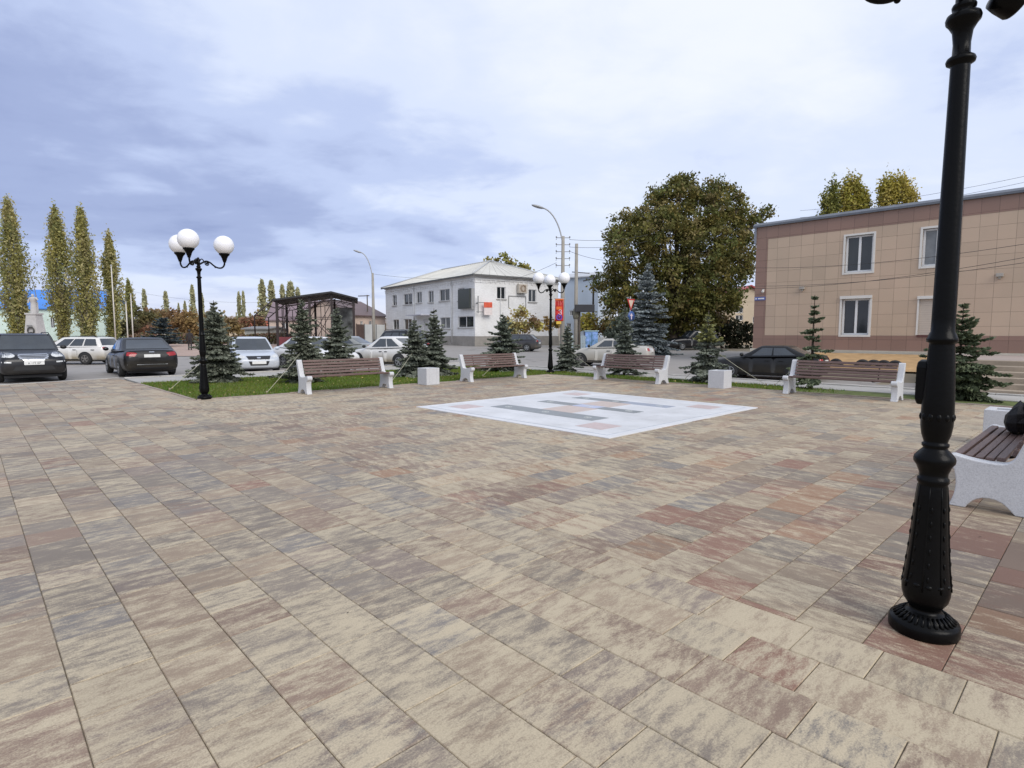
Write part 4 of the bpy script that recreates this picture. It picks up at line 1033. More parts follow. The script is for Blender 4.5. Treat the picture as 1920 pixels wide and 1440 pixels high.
    x, z = WR.at(938, 575); b = MB(); b.tube([(x, -.08, WR.at(938, 562)[1]), (x, -.08, z0 + .8)], .05, 8); b.xf(WR.m); b.build('downpipe', M('pipe_pale', (.5, .5, .5)), t)
    for ch in t.children: ch.matrix_parent_inverse = Matrix.Translation((-c.x, -c.y, -zb))
    return t
white_building()

# ---- tan tiled building
def tile_mat(name, col, sw=.6, sh=.6, jit=.06):
    m = bpy.data.materials.new(name); m.use_nodes = True; nt = m.node_tree; L = nt.links.new; bs = nt.nodes['Principled BSDF']
    tc = nd(nt, 'ShaderNodeTexCoord'); br = nd(nt, 'ShaderNodeTexBrick'); br.offset = 0
    br.inputs['Scale'].default_value = 1; br.inputs['Brick Width'].default_value = sw; br.inputs['Row Height'].default_value = sh; br.inputs['Mortar Size'].default_value = .007; br.inputs['Mortar Smooth'].default_value = .2
    br.inputs['Color1'].default_value = (*[c * (1 - jit) for c in col], 1); br.inputs['Color2'].default_value = (*[c * (1 + jit) for c in col], 1); br.inputs['Mortar'].default_value = (*[c * .52 for c in col], 1)
    L(tc.outputs['UV'], br.inputs[0])
    n = nd(nt, 'ShaderNodeTexNoise'); n.inputs['Scale'].default_value = .35; n.inputs['Detail'].default_value = 5; L(tc.outputs['UV'], n.inputs['Vector'])
    cr = nd(nt, 'ShaderNodeValToRGB'); cr.color_ramp.elements[0].position = .3; cr.color_ramp.elements[1].position = .7; cr.color_ramp.elements[0].color = (.92, .93, .90, 1); cr.color_ramp.elements[1].color = (1.05, 1.02, 1.0, 1)
    L(n.outputs[0], cr.inputs[0]); mx = nd(nt, 'ShaderNodeMixRGB', blend_type='MULTIPLY'); mx.inputs[0].default_value = 1; L(br.outputs[0], mx.inputs[1]); L(cr.outputs[0], mx.inputs[2]); L(mx.outputs[0], bs.inputs['Base Color'])
    bp = nd(nt, 'ShaderNodeBump'); bp.inputs['Strength'].default_value = .6; bp.inputs['Distance'].default_value = .012; bp.invert = True; L(br.outputs['Fac'], bp.inputs['Height']); L(bp.outputs[0], bs.inputs['Normal'])
    bs.inputs['Roughness'].default_value = .38
    return m
def uv_wall(o, w):
    """wall tiles run from the wall's own corner"""
    me = o.data; uvl = me.uv_layers.new(name='UVMap'); inv = w.m.inverted()
    for lp in me.loops:
        p = inv @ me.vertices[lp.vertex_index].co; uvl.data[lp.index].uv = (p.x + .07 + p.y, p.z - .02)
def tan_building():
    tan = tile_mat('tan_facade_tile', (.50, .378, .28)); bro = tile_mat('brown_facade_tile', (.26, .16, .125)); capm = M('grey_metal_cap', (.12, .13, .15), .45, .15, 2, metal=.3)
    cu, cv = 31.55, 13.95; c = UV(cu, cv); zb = zat(653, c.y); top = zat(421, c.y) - .18
    L_ = 34; w = Wall(Vector((c.x, c.y, 0)), (-GV.x, -GV.y))
    t = thing('tan_building', 'tan and brown tiled two storey building with white framed windows', 'building', (c.x, c.y, zb))
    wins = [(1583, 441, 1635, 510), (1727, 427, 1783, 498), (1576, 560, 1628, 628), (1720, 560, 1778, 628)]
    hs = [w.rect(*q) for q in wins]
    step = hs[1][0] - hs[0][0]
    for k in (2, 3, 4): hs += [tuple([hs[1][0] + step * 1.35 * (k - 1), hs[1][1] + step * 1.35 * (k - 1), *hs[1][2:]]), tuple([hs[3][0] + step * 1.35 * (k - 1), hs[3][1] + step * 1.35 * (k - 1), *hs[3][2:]])]
    bl, bt, bb_ = .62, .66, .72
    z0 = zb
    o = wall_mesh(w, bl, L_, z0 + bb_, top - bt, hs, tan, t, .16); uv_wall(o, w)
    for nm, r in (('corner_band', (0, bl, z0 + bb_, top - bt)), ('base_band', (0, L_, z0, z0 + bb_)), ('top_band', (0, L_, top - bt, top))):
        o = wall_mesh(w, r[0], r[1], r[2], r[3], [], bro, t, name=nm, y=-.012); uv_wall(o, w)
    b = MB(); b.bb(-.05, L_, .02, 12, z0 - 1.2, top - .02); b.xf(w.m)
    # body of the block behind the facing, open where windows are
    b = MB(); b.bb(-.0, L_, .45, 12, z0 - 1.2, top - .02); b.xf(w.m); b.build('block_core', bro, t)
    w2 = Wall(w.o + w.n * 12, -w.n); o = wall_mesh(w2, 0, 12, z0 - .3, top, [], bro, t, name='end_wall'); uv_wall(o, w2)
    b = MB(); b.prism([(-.14, top), (-.14, top + .10), (.1, top + .24), (12.2, top + .24), (12.2, top)], 'X', -.16, L_); b.xf(w.m); b.build('roof_cap', capm, t)
    b = MB(); b.bb(-.10, .0, -.10, .05, top - .85, top - .002); b.xf(w.m); b.build('gutter_box', M('gutter_grey', (.20, .22, .26), .5), t)
    b = MB(); b.bb(-.05, L_, -.22, -.015, z0 - 1.2, z0); b.xf(w.m); b.build('plinth', M('cream_plinth', (.50, .46, .38), .85, .12, 2, .2), t)
    white = M('window_casing', (.66, .64, .60), .45, .05, 3)
    for i, h in enumerate(hs):
        if i in (3, 5, 9):
            b = MB(); n = 16
            for k in range(n):
                z = h[2] + (h[3] - h[2]) * k / n; b.bb(h[0], h[1], .04, .09, z + .004, z + (h[3] - h[2]) / n)
            b.xf(w.m); o = b.build('roller_shutter', M('shutter_beige', (.50, .43, .36), .5, .05, 3), t)
            b = MB(); k = .07; b.bb(h[0] - k, h[0], -.03, .1, h[2], h[3]); b.bb(h[1], h[1] + k, -.03, .1, h[2], h[3]); b.bb(h[0] - k, h[1] + k, -.10, .1, h[3], h[3] + .13); b.xf(w.m); b.build('shutter_box', white, o)
            b = MB(); b.bb(h[0] - .02, h[1] + .02, -.05, .08, h[2] - .10, h[2] - .003); b.xf(w.m); b.build('sill', M('dark_red_sill', (.10, .035, .03), .5), o)
        else:
            o = window(w, h, t, .17, (.5,), glass=pane_l if i == 1 else pane_m, fw=.085, casing=white)
            if i == 2:
                b = MB(); b.bb(h[0] - .09, h[1] + .09, -.10, -.032, h[3] + .0, h[3] + .14); b.xf(w.m); b.build('shutter_box', white, o)
    for q in ((1505, 541), (1875, 517)):
        x, z = w.at(*q); b = MB(); b.bb(x - .12, x + .12, -.16, -.002, z - .05, z + .10); b.bb(x - .05, x + .05, -.10, -.002, z - .13, z - .05); b.xf(w.m); b.build('wall_lamp', M('lamp_housing', (.36, .33, .29), .5), t, bevel=.015)
    x, z = w.at(1432, 547); b = MB(); b.ball((x, -.12, z), .075, n=12, k=8); b.bb(x - .04, x + .04, -.1, -.014, z, z + .13); b.xf(w.m); b.build('camera_dome', M('camera_white', (.6, .58, .55), .4), t)
    x, z = w.at(1416, 560); b = MB(); b.bb(.02, bl - .02, -.05, -.014, z - .10, z + .08); b.xf(w.m); o = b.build('street_name_plate', M('plate_blue', (.10, .13, .34), .4), t)
    b = MB(); b.bb(.08, .14, -.054, -.05, z - .05, z + .03); b.bb(.22, bl - .08, -.054, -.05, z - .04, z + .02); b.xf(w.m); b.build('plate_lettering', M('lettering_white', (.75, .75, .75), .4), o)
    for ch in t.children: ch.matrix_parent_inverse = Matrix.Translation((-c.x, -c.y, -zb))
    return w, zb
TW, TZ = tan_building()
# embankment, orange rubber pad with half buried tyres, steps and terrace in front of the tan building
pink = M('terrace_paving', (.36, .30, .27), .85, .12, .8, .2)
steph = .62
b = MB(); b.prism([UV(u, v).xy for u, v in ((25.6, -8), (31.4, -8), (31.4, 4.6), (25.6, 4.6))], 'Z', -.6, steph); structure(b.build('terrace', pink))
t = thing('stone_steps', 'low flight of worn grey steps up to the tan building', 'steps', UV(24.2, 2.2, -.3), GA)
ns = 6; st_m = M('worn_concrete_step', (.33, .27, .205), .9, .22, 1.5, .4)
for i in range(ns):
    b = MB(); z1 = -.36 + (steph + .36) * (i + 1) / ns - .004; x0 = -1.35 + i * .46
    b.bb(x0, 1.40, -3.2, 2.2, z1 - (steph + .36) / ns, z1 + .3); b.build('step', st_m, t, bevel=.015)
b = MB(); b.prism([(-1.75, -.36 + .3), (1.42, .3 - .36), (1.42, 1.05), (.9, 1.05), (-1.75, .25)], 'Y', -3.65, -3.21); b.build('cheek_wall', M('rubble_stone', (.33, .29, .22), .9, .3, 5, .7), t)
sheet_uv('rubber_pad', 26.9, 31.2, 4.8, 10.6, M('orange_rubber', (.42, .27, .13), .9, .2, 2, .3), .08, .4)
tyre_m = M('old_tyre', (.02, .02, .022), .8, .25, 14, .4)
for i, px in enumerate((1567, 1617, 1638, 1657, 1678)):
    r = ray(px, 690); r2 = GU; uu = 28.0; k = uu / (r.x * GU.x + r.y * GU.y); p = Vector((r.x * k, r.y * k, 0)); p.z = H(p.x, p.y) + .03
    b = MB(); vs = []; n, m_ = 18, 10
    for a in range(n + 1):
        th = pi * a / n
        for q in range(m_):
            ph = 2 * pi * q / m_; rr = .25 + .075 * cos(ph); vs.append((rr * cos(th), .095 * sin(ph), rr * sin(th) - .02))
    b.add(vs, [(a * m_ + q, a * m_ + (q + 1) % m_, (a + 1) * m_ + (q + 1) % m_, (a + 1) * m_ + q) for a in range(n) for q in range(m_)], 0, True)
    o = b.build('half_tyre', tyre_m); o.location = p; o.rotation_euler = (0, 0, GA + pi / 2 + .1 * (i % 3 - 1))
    tag(o, ['half buried tyre standing apart left of the other four tyres on orange ground', 'first of four close half buried tyres, beside the gap', 'second of four close half buried tyres on orange ground', 'third of four close half buried tyres on orange ground', 'last half buried tyre nearest the right end of the bench'][i], 'tyre', 'half buried tyres on the orange pad')

# ---- simple gabled or shed houses of the background
def house(name, label, cat, px0, px1, Y0, Y1, ytop, yridge, wallm, roofm, wins=(), depth=8.0, ridge_par=True, zb=None, frm=None, eave=.35, gable=False):
    a, d = atY(px0, Y0), atY(px1, Y1); zb = min(a.z, d.z) if zb is None else zb
    w = Wall(Vector((a.x, a.y, 0)), (d.x - a.x, d.y - a.y)); Ln = (Vector((d.x, d.y)) - Vector((a.x, a.y))).length
    top = zat(ytop, (Y0 + Y1) / 2); rid = zat(yridge, (Y0 + Y1) / 2 + (depth / 2 if not gable else 0))
    t = thing(name, label, cat, (a.x, a.y, zb)); hs = [w.rect(*q) for q in wins]
    hs = [h for h in hs if h[0] > .05 and h[1] < Ln - .05 and h[3] < top]
    wall_mesh(w, 0, Ln, zb - .6, top, hs, wallm, t)
    for o_, d_, l_ in ((w.o + w.d * Ln, w.n, depth), (w.o + w.d * Ln + w.n * depth, -w.d, Ln), (w.o + w.n * depth, -w.n, depth)): wall_mesh(Wall(o_, d_), 0, l_, zb - .6, top, [], wallm, t)
    for h in hs: window(w, h, t, .12, (.5,), fr=frm)
    b = MB(); e = eave
    if gable: prof = [(-e, top - .12), (Ln / 2, rid), (Ln + e, top - .12), (Ln + e, top + .02), (Ln / 2, rid + .16), (-e, top + .02)]; b.prism(prof, 'Y', -e, depth + e)
    else: prof = [(-e, top - .12), (depth / 2, rid), (depth + e, top - .12), (depth + e, top + .02), (depth / 2, rid + .16), (-e, top + .02)]; b.prism(prof, 'X', -e, Ln + e)
    b.xf(w.m); b.build('roof', roofm, t)
    for q in (0, 1):
        b = MB()
        if gable: y = q * depth; b.add([(0, y, top - .02), (Ln, y, top - .02), (Ln / 2, y, rid)], [(0, 1, 2)])
        else: x = q * Ln; b.add([(x, 0, top - .02), (x, depth, top - .02), (x, depth / 2, rid)], [(0, 1, 2)])
        b.xf(w.m); b.build('gable', wallm, t, fix=False)
    for ch in t.children: ch.matrix_parent_inverse = Matrix.Translation((-a.x, -a.y, -zb))
    return t, w, Ln, top
mint = M('mint_render', (.60, .72, .66), .85, .08, .8); blue_roof = M('blue_metal_roof', (.06, .22, .62), .45, .08, .5); brown_roof = M('brown_metal_roof', (.125, .085, .085), .55, .1, .6); pinkw = M('pink_render', (.56, .44, .37), .85, .1, .6)
red_roof = M('red_metal_roof', (.40, .06, .07), .5, .1, .6); cream = M('cream_render', (.52, .43, .32), .85, .1, .6); sidingm = M('pale_blue_siding', (.46, .53, .62), .6, .08, .4)
t, w, Ln, top = house('mint_building', 'pale mint single storey building with a bright blue roof behind the poplars', 'building', -160, 200, 82, 86, 578, 545, mint, blue_roof,
      [(x, 596, x + 8, 615) for x in (-100, -60, -18, 22, 44, 95, 110, 150, 188)], 7, frm=pvc)
b = MB(); zc = H(-60, 84); b.bb(-.05, Ln + .05, -.18, 0, zc + 1.0, zc + 1.15); b.bb(-.05, Ln + .05, -.14, 0, top - .55, top - .25); b.xf(w.m); b.build('white_band', pvc, t)
b = MB()
for k in range(24): b.bb(k * Ln / 24, k * Ln / 24 + .35, -.09, 0, zc - .3, top - .56)
b.xf(w.m); b.build('pilaster', mint, t)
house('brown_roof_house', 'pinkish house with a brown sheet roof left of the white building', 'house', 664, 724, 74, 80, 592, 567, pinkw, brown_roof, [(676, 602, 681, 614), (692, 602, 698, 614)], 9)
house('pink_house', 'cream pink house with a mauve roof seen through the steel pavilion', 'house', 506, 664, 82, 84, 600, 566, pinkw, M('mauve_metal_roof', (.20, .145, .16), .55, .1, .6), [(530, 606, 540, 620), (600, 606, 610, 620)], 10)
house('low_shed', 'long low building with an orange red roof beyond the bushes', 'shed', 432, 512, 118, 118, 617, 603, cream, M('rust_red_roof', (.33, .085, .04), .7, .2, .6), [], 9)
house('grey_garage', 'grey block garage with a flat roof left of the steel pavilion', 'garage', 461, 503, 76, 76, 616, 614, M('grey_block', (.33, .33, .31), .9, .2, 1), M('garage_roof', (.2, .2, .2), .8), [(481, 626, 485, 632)], 6)
house('red_roof_house', 'cream house with a red roof beyond the dark hedge', 'house', 1352, 1452, 66, 66, 566, 537, cream, red_roof, [(1379, 576, 1393, 587), (1379, 591, 1393, 601), (1411, 594, 1417, 606)], 9, gable=True)
house('sided_building', 'tall pale blue sided building right of the white building', 'building', 1056, 1120, 74, 71, 519, 514, sidingm, M('siding_roof', (.45, .47, .5), .6), [(1068, 582, 1074, 592), (1062, 606, 1070, 618)], 3)
house('white_annex', 'white low annexe with a dark canopy under the broad tree', 'building', 1118, 1150, 72, 72, 582, 580, M('annex_white', (.56, .57, .58), .8, .1, 1), M('annex_roof', (.12, .13, .12), .7), [(1122, 594, 1128, 606), (1134, 594, 1142, 606)], 8)
house('white_kiosk', 'small white building behind the trunk of the broad tree', 'building', 1268, 1312, 72, 72, 600, 592, M('annex_white', (.56, .57, .58)), M('annex_roof', (.12, .13, .12)), [(1283, 606, 1290, 614)], 5)

# ---- open steel pavilion
def pavilion():
    steel = M('dark_red_steel', (.020, .011, .011), .55, .25, 3); roofd = M('dark_roof_sheet', (.014, .014, .016), .6, .2, 1); band = M('maroon_parapet', (.13, .022, .03), .6, .2, 1)
    Y = 62; P = [atY(503, 64), atY(520, 58), atY(668, 60), atY(650, 68)]
    t = thing('steel_pavilion', 'open dark steel frame pavilion with a low pitched dark roof', 'pavilion', P[1])
    z0 = -.0; o = P[1]
    A, B = P[1], P[2]; d = (B - A); d.z = 0; Ln = d.length; d.normalize(); n = Vector((-d.y, d.x, 0)); dep = 8.5
    m = basis((A.x, A.y, 0), d, n, (0, 0, 1)); zb = H(A.x, A.y)
    te = zat(563, 58); tp = zat(549.5, 59); tr = zat(560, 60)
    def prof(x): return te + (tp - te) * min(1, x / (Ln * .70)) if x < Ln * .70 else tp + (tr - tp) * (x - Ln * .70) / (Ln * .30)
    for y in (0, dep):
        for k, x in enumerate((.12, Ln * .18, Ln * .42, Ln * .70, Ln * .98)):
            if y == 0 and k == 1: continue
            b = MB(); b.bb(x - .12, x + .12, y - .12, y + .12, zb - .2, prof(x) - .1); b.xf(m); b.build('column', steel, t)
        b = MB(); xs = lin(0, Ln, 15)
        for i in range(14):
            b.tube([(xs[i], y, prof(xs[i]) - .2), (xs[i + 1], y, prof(xs[i + 1]) - .2)], .07, 4, smooth=False); b.tube([(xs[i], y, prof(xs[i]) - .75), (xs[i + 1], y, prof(xs[i + 1]) - .75)], .05, 4, smooth=False)
            b.tube([(xs[i], y, prof(xs[i]) - (.2 if i % 2 else .75)), (xs[i + 1], y, prof(xs[i + 1]) - (.75 if i % 2 else .2))], .035, 4, smooth=False)
        b.xf(m); b.build('roof_truss', steel, t)
    for y in (0, dep):
        for k, (x0, x1) in enumerate(((.12, Ln * .18), (Ln * .18, Ln * .42), (Ln * .42, Ln * .70))):
            b = MB(); b.tube([(x0, y, zb + .6), (x1, y, prof(x1) - .9)], .045, 4, smooth=False); b.tube([(x0, y, zb + 3.0), (x1, y, zb + 3.0)], .05, 4, smooth=False); b.tube([((x0 + x1) / 2, y, zb), ((x0 + x1) / 2, y, prof((x0 + x1) / 2) - .8)], .05, 4, smooth=False); b.tube([(x1, y, zb + .8), (x0, y, zb + 3)], .04, 4, smooth=False)
            b.xf(m); b.build('bracing', steel, t)
    for x in (.12, Ln * .98):
        b = MB(); b.tube([(x, 0, zb + 3.0), (x, dep, zb + 3.0)], .05, 4, smooth=False); b.tube([(x, 0, zb + .5), (x, dep, prof(x) - .8)], .04, 4, smooth=False); b.tube([(x, 0, prof(x) - .6), (x, dep, prof(x) - .6)], .06, 4, smooth=False); b.tube([(x, dep / 2, zb), (x, dep / 2, prof(x) - .6)], .06, 4, smooth=False); b.xf(m); b.build('bracing', steel, t)
    b = MB(); b.prism([(-.3, te - .1), (Ln * .70, tp), (Ln + .3, tr - .1), (Ln + .3, tr + .05), (Ln * .70, tp + .18), (-.3, te + .08)], 'Y', -.6, dep + .6)
    b.xf(m); b.build('roof', roofd, t)
    b = MB()
    for y in (-.5, dep + .5): b.tube([(-.2, y, te - .05), (-1.9, y, te - 1.55), (-1.9, y, zb)], .07, 5)
    for k in range(4): b.tube([(-.2 - .55 * k, -.5, te - .05 - .48 * k), (-.2 - .55 * k, dep + .5, te - .05 - .48 * k)], .05, 5)
    b.xf(m); b.build('lean_to_frame', steel, t)
    b = MB(); b.bb(0, Ln * .34, -.1, 0, zb - .1, zb + 1.0); b.xf(m); b.build('parapet', band, t)
    # rear and right bays closed with grey sheets
    b = MB(); b.bb(Ln * .66, Ln * .96, dep - .06, dep, zb, prof(Ln * .8) - .9); b.xf(m); b.build('back_panel', M('camouflage_sheet', (.17, .18, .17), .8, .7, .8, col2=(.24, .25, .25)), t)
    for ch in t.children: ch.matrix_parent_inverse = Matrix.Translation((-A.x, -A.y, -A.z))
pavilion()

# ---- walls and fences
def fence(name, label, cat, px0, Y0, px1, Y1, h, mt, post=None, gap=2.4, slats=False):
    a, d = atY(px0, Y0), atY(px1, Y1); t = thing(name, label, cat, a); v = d - a; ln = Vector((v.x, v.y)).length; an = math.atan2(v.y, v.x)
    b = MB()
    if slats:
        n = int(ln / .16)
        for i in range(n): x = i * ln / n; b.bb(x, x + .11, -.015, .015, .12, h)
        b.bb(0, ln, .016, .05, h * .3, h * .3 + .07); b.bb(0, ln, .016, .05, h * .8, h * .8 + .07)
    else: b.bb(0, ln, -.04, .04, -.2, h)
    b.xf(Matrix.Rotation(an, 4, 'Z')); b.build('panel', mt, t)
    for i in range(int(ln / gap) + 1):
        b = MB(); x = min(i * gap, ln); b.bb(x - .06, x + .06, -.075, -.016 if slats else -.041, -.2, h + .08); b.xf(Matrix.Rotation(an, 4, 'Z')); b.build('post', post or mt, t)
    return t
fence('sheet_fence', 'white sheet fence with a brown gate beside the white building', 'fence', 684, 66, 722, 70, 2.3, M('white_sheet', (.52, .53, .52), .7, .1, 1), M('fence_post', (.15, .15, .15), .6))
fence('board_fence', 'dark brown board fence right of the steel pavilion', 'fence', 669, 64, 684, 66, 2.3, M('brown_board_fence', (.10, .065, .055), .8, .2, 2), slats=True)
fence('white_fence', 'white and pale blue low fence across the street behind the beige sedan', 'fence', 1072, 52, 1098, 51, 1.25, M('white_board', (.48, .56, .58), .7, .1, 2), slats=True)
fence('picket_fence', 'thin pale picket fence at the foot of the broad tree', 'fence', 1118, 52, 1182, 51, 1.1, M('grey_picket', (.40, .40, .38), .8, .1, 2), slats=True, gap=1.5)
# painted turquoise street cabinet
a = atY(1108, 51.5); t = thing('painted_cabinet', 'turquoise and blue painted street cabinet beside the white fence', 'cabinet', a)
b = MB(); b.bb(-.55, .55, -.35, .35, 0, 1.6); b.build('case', M('cabinet_paint', (.10, .36, .46), .5, .6, 2.2, col2=(.20, .30, .62)), t, bevel=.03)
b = MB(); b.bb(-.62, .62, -.42, .42, 1.6, 1.68); b.build('lid', M('cabinet_lid', (.35, .5, .55), .5), t, bevel=.02)
b = MB(); b.bb(-.02, .02, -.372, -.352, .1, 1.5); b.bb(.1, .14, -.39, -.352, .7, .9); b.build('door_edge', M('cabinet_edge', (.05, .12, .16), .5), t)

# ---- poles, wires, street lights
galv = M('galvanised', (.36, .37, .38), .5, .12, 3, metal=.3); concp = M('concrete_pole', (.29, .27, .235), .9, .15, 2, .3); tar = M('tarred_wood', (.075, .062, .05), .9, .25, 3, .4)
def street_light(label, px, Y, ytop_pole, ytop, reach, mt, rz=pi, r0=.14, col=None, insul=0):
    p = atY(px, Y); p.z = H(p.x, p.y); t = thing('street_light', label, 'street light', p, 0, 'street lights on tall poles')
    z1 = zat(ytop_pole, Y) - p.z; z2 = zat(ytop, Y) - p.z
    b = MB(); b.tube([(0, 0, -.3), (0, 0, z1)], [r0, r0 * .62], 10); b.build('pole', mt, t)
    c, s = cos(rz), sin(rz); b = MB(); pts = []
    for k in lin(0, 1, 12): pts.append((c * reach * (k ** 1.6), s * reach * (k ** 1.6), z1 - .8 + (z2 - z1 + .8) * (1 - (1 - k) ** 1.7)))
    b.tube(pts, .045, 7); b.build('bracket_arm', galv, t)
    d = Vector(pts[-1]) - Vector(pts[-2]); d.normalize(); e = Vector(pts[-1])
    b = MB(); b.ball((0, 0, 0), .16, 2.6, 1, .55, 12, 8); an = math.atan2(d.z, math.hypot(d.x, d.y)); b.xf(Matrix.Translation(e + d * .28) @ Matrix.Rotation(rz, 4, 'Z') @ Matrix.Rotation(-an, 4, 'Y')); b.build('lamp_head', galv, t)
    for k in range(insul):
        z = z1 - .15 - k * .42
        b = MB(); b.tube([(-.42, 0, z - .06), (-.40, 0, z + .06), (.40, 0, z + .06), (.42, 0, z - .06)], .02, 5)
        for x in (-.41, .41): b.lathe([(.035, 0), (.045, .05), (.02, .1)], (x, 0, z + .06), 8)
        b.build('insulator_arm', M('insulator_grey', (.2, .2, .2), .5), t)
    return t, p, z1
street_light('concrete street light left of the white building', 702, 55, 512, 474, 1.05, concp, pi + .2, .17)
_, PP, PZ = street_light('tall street light with insulators above the red banner', 1054, 36, 443, 392, 1.35, concp, pi + .25, .16, insul=5)
street_light('slender curved street light behind the monument', 76, 72, 552, 512, .9, galv, pi - .2, .10)
def pole(name, label, cat, px, Y, ytop, r, mt, extra=None):
    p = atY(px, Y); t = thing(name, label, cat, p); z = zat(ytop, Y) - p.z
    b = MB(); b.tube([(0, 0, -.3), (0, 0, z)], [r, r * .7], 10); b.build('shaft', mt, t); return t, p, z
UP, up, uz = pole('utility_pole', 'brown wooden utility pole carrying a black display board', 'utility pole', 1079, 40, 457, .155, concp)
b = MB(); b.tube([(-.3, 0, uz - 1.9), (.9, -.1, uz - 2.0)], .03, 6); b.build('cross_arm', tar, UP)
b = MB(); b.lathe([(.17, uz - 5.1), (.22, uz - 4.9), (.22, uz - 4.6), (.17, uz - 4.4)], n=10); b.build('cable_coil', M('cable_coil', (.16, .15, .11), .8, .3, 6), UP)
b = MB(); b.tube([(.25, -.05, -.3), (.22, -.03, uz - 4.4)], .09, 8); b.build('brace', tar, UP)
P2, p2, z2 = pole('utility_pole', 'dark tarred utility pole in front of the pale blue building', 'utility pole', 1111, 56, 517, .12, tar)
b = MB(); b.tube([(-1.0, 0, z2 - .5), (.5, 0, z2 - .15)], .05, 6); b.build('cross_arm', tar, P2)
P3, p3, z3 = pole('utility_pole', 'dark utility pole with a wide cross bar above the brown roof', 'utility pole', 691, 78, 553, .10, tar)
b = MB(); b.tube([(-1.2, 0, z3 - .15), (.3, 0, z3 - .1)], .06, 6); b.build('cross_arm', tar, P3)
for lab, px, y in (('tall pale flagpole in front of the fourth poplar', 219, 499), ('shorter pale flagpole left of the third flagpole', 242, 568), ('pale flagpole beside the small poplar', 252, 553)):
    t, p, z = pole('flagpole', lab, 'flagpole', px, 52, y, .06, M('flagpole_cream', (.52, .49, .44), .5)); t['group'] = 'flagpoles beside the monument'
    b = MB(); b.ball((0, 0, z + .05), .08, n=10, k=6); b.build('finial', galv, t)
# display board hung on the pole
Yb = 39.6; pb = atY(1095, Yb); t = thing('display_board', 'black electronic display board mounted on the utility pole', 'display board', (pb.x, pb.y, zat(585, Yb)))
wd = 37 / 1080 * Yb; hb = zat(571, Yb) - zat(585, Yb); b = MB(); b.bb(-wd / 2, wd / 2, -.08, .08, 0, hb); b.build('screen_case', M('board_black', (.018, .018, .02), .4), t, bevel=.02)
b = MB(); b.bb(-wd / 2 + .06, wd / 2 - .06, -.092, -.081, .06, hb - .06); b.build('screen', M('board_screen', (.03, .03, .033), .3), t)
# red banner
Yb = 35.6; pb = atY(1048, Yb); zt, zl = zat(561, Yb), zat(602, Yb)
t = thing('banner', 'red holiday banner with orange blocks and a violet emblem on the lamp pole', 'banner', (pb.x, pb.y, zl))
bw = 15.5 / 1080 * Yb; hb = zt - zl; b = MB(); n = 14
vs = [(x * bw / 2, .02 * sin(k * 1.1 + x), k * hb / n) for k in range(n + 1) for x in (-1, -.33, .33, 1)]
b.add(vs, [(k * 4 + i, k * 4 + i + 1, k * 4 + 5 + i, k * 4 + 4 + i) for k in range(n) for i in range(3)], 0, True); o = b.build('cloth', M('banner_red', (.50, .022, .018), .7, .12, 4), t, fix=False); md = o.modifiers.new('thick', 'SOLIDIFY'); md.thickness = .012
orange = M('banner_orange', (.62, .13, .02), .7); yel = M('banner_yellow', (.60, .40, .06), .7); vio = M('banner_violet', (.13, .06, .36), .7); wht = M('banner_white', (.66, .55, .62), .7)
def bar(nm, x0, x1, z0, z1, m_): b = MB(); b.bb(x0 * bw, x1 * bw, -.050, -.034, z0 * hb, z1 * hb); b.build(nm, m_, t)
bar('orange_block', -.36, .30, .52, .66, orange); bar('top_strip', -.5, .5, .95, 1.02, orange); bar('yellow_tail', -.35, .25, -.14, -.01, yel)
text('banner_letters', 'ПИ', .40, M('banner_pink', (.55, .12, .10), .7), basis((0, -.045, hb * .80), (1, 0, 0), (0, 0, 1), (0, -1, 0)), t)
text('banner_number', 'З', .42, wht, basis((.05, -.045, hb * .39), (1, 0, 0), (0, 0, 1), (0, -1, 0)), t)
b = MB(); b.lathe([(.19, 0), (.19, .02), (.11, .02), (.11, 0)], (0, -.06, hb * .18), 20, axis='Y', caps=False); b.lathe([(.06, 0), (.06, .02)], (0, -.06, hb * .18), 12, axis='Y'); b.build('emblem', vio, t)
b = MB(); b.tube([(-bw / 2 - .05, 0, hb + .03), (bw / 2 + .15, 0, hb + .03)], .025, 6); b.build('banner_rod', galv, t)
# wires
wire_m = M('wire_black', (.03, .03, .03), .6)
def wire(label, a, d, sag=.5, r=.011):
    a, d = Vector(a), Vector(d); b = MB(); pts = [a.lerp(d, k) - Vector((0, 0, sag * 4 * k * (1 - k))) for k in lin(0, 1, 16)]
    b.tube(pts, r, 5); o = b.build('overhead_wire', wire_m); tag(o, label, 'wire', 'overhead wires'); return o
top_ = Vector((PP.x, PP.y, PP.z + PZ))
def sight(px, py, Y): r = ray(px, py); return Vector((0, 0, CAMH)) + r * (Y / r.y)
wire('overhead wire from the insulator pole down to the white building', top_ - Vector((.4, 0, 1.6)), sight(880, 527, 59.2), .6)
wire('overhead wire from the left street light to the white roof', sight(702, 514, 55), sight(860, 521, 58.6), .2)
for k, (y0, y1) in enumerate(((440, 430), (452, 448))):
    wire(('upper' if k == 0 else 'lower') + ' overhead wire from the insulator pole into the broad tree', top_ + Vector((.4, 0, -.2 - k * .45)), sight(1215, y0, 44), .2)
wire('overhead wire slanting from the insulator pole to the broad tree', top_ + Vector((.4, 0, -.9)), sight(1180, 486, 44), .3)
for k, (a_, b_, c_, d_) in enumerate(((1410, 502, 1925, 457), (1410, 541, 1925, 482), (1380, 536, 1925, 492))):
    wire(['top', 'middle', 'lowest'][k] + ' overhead wire crossing in front of the tan facade', sight(a_, b_, 31 - k * .3), sight(c_, d_, 20 - k * .4), .25, .009)
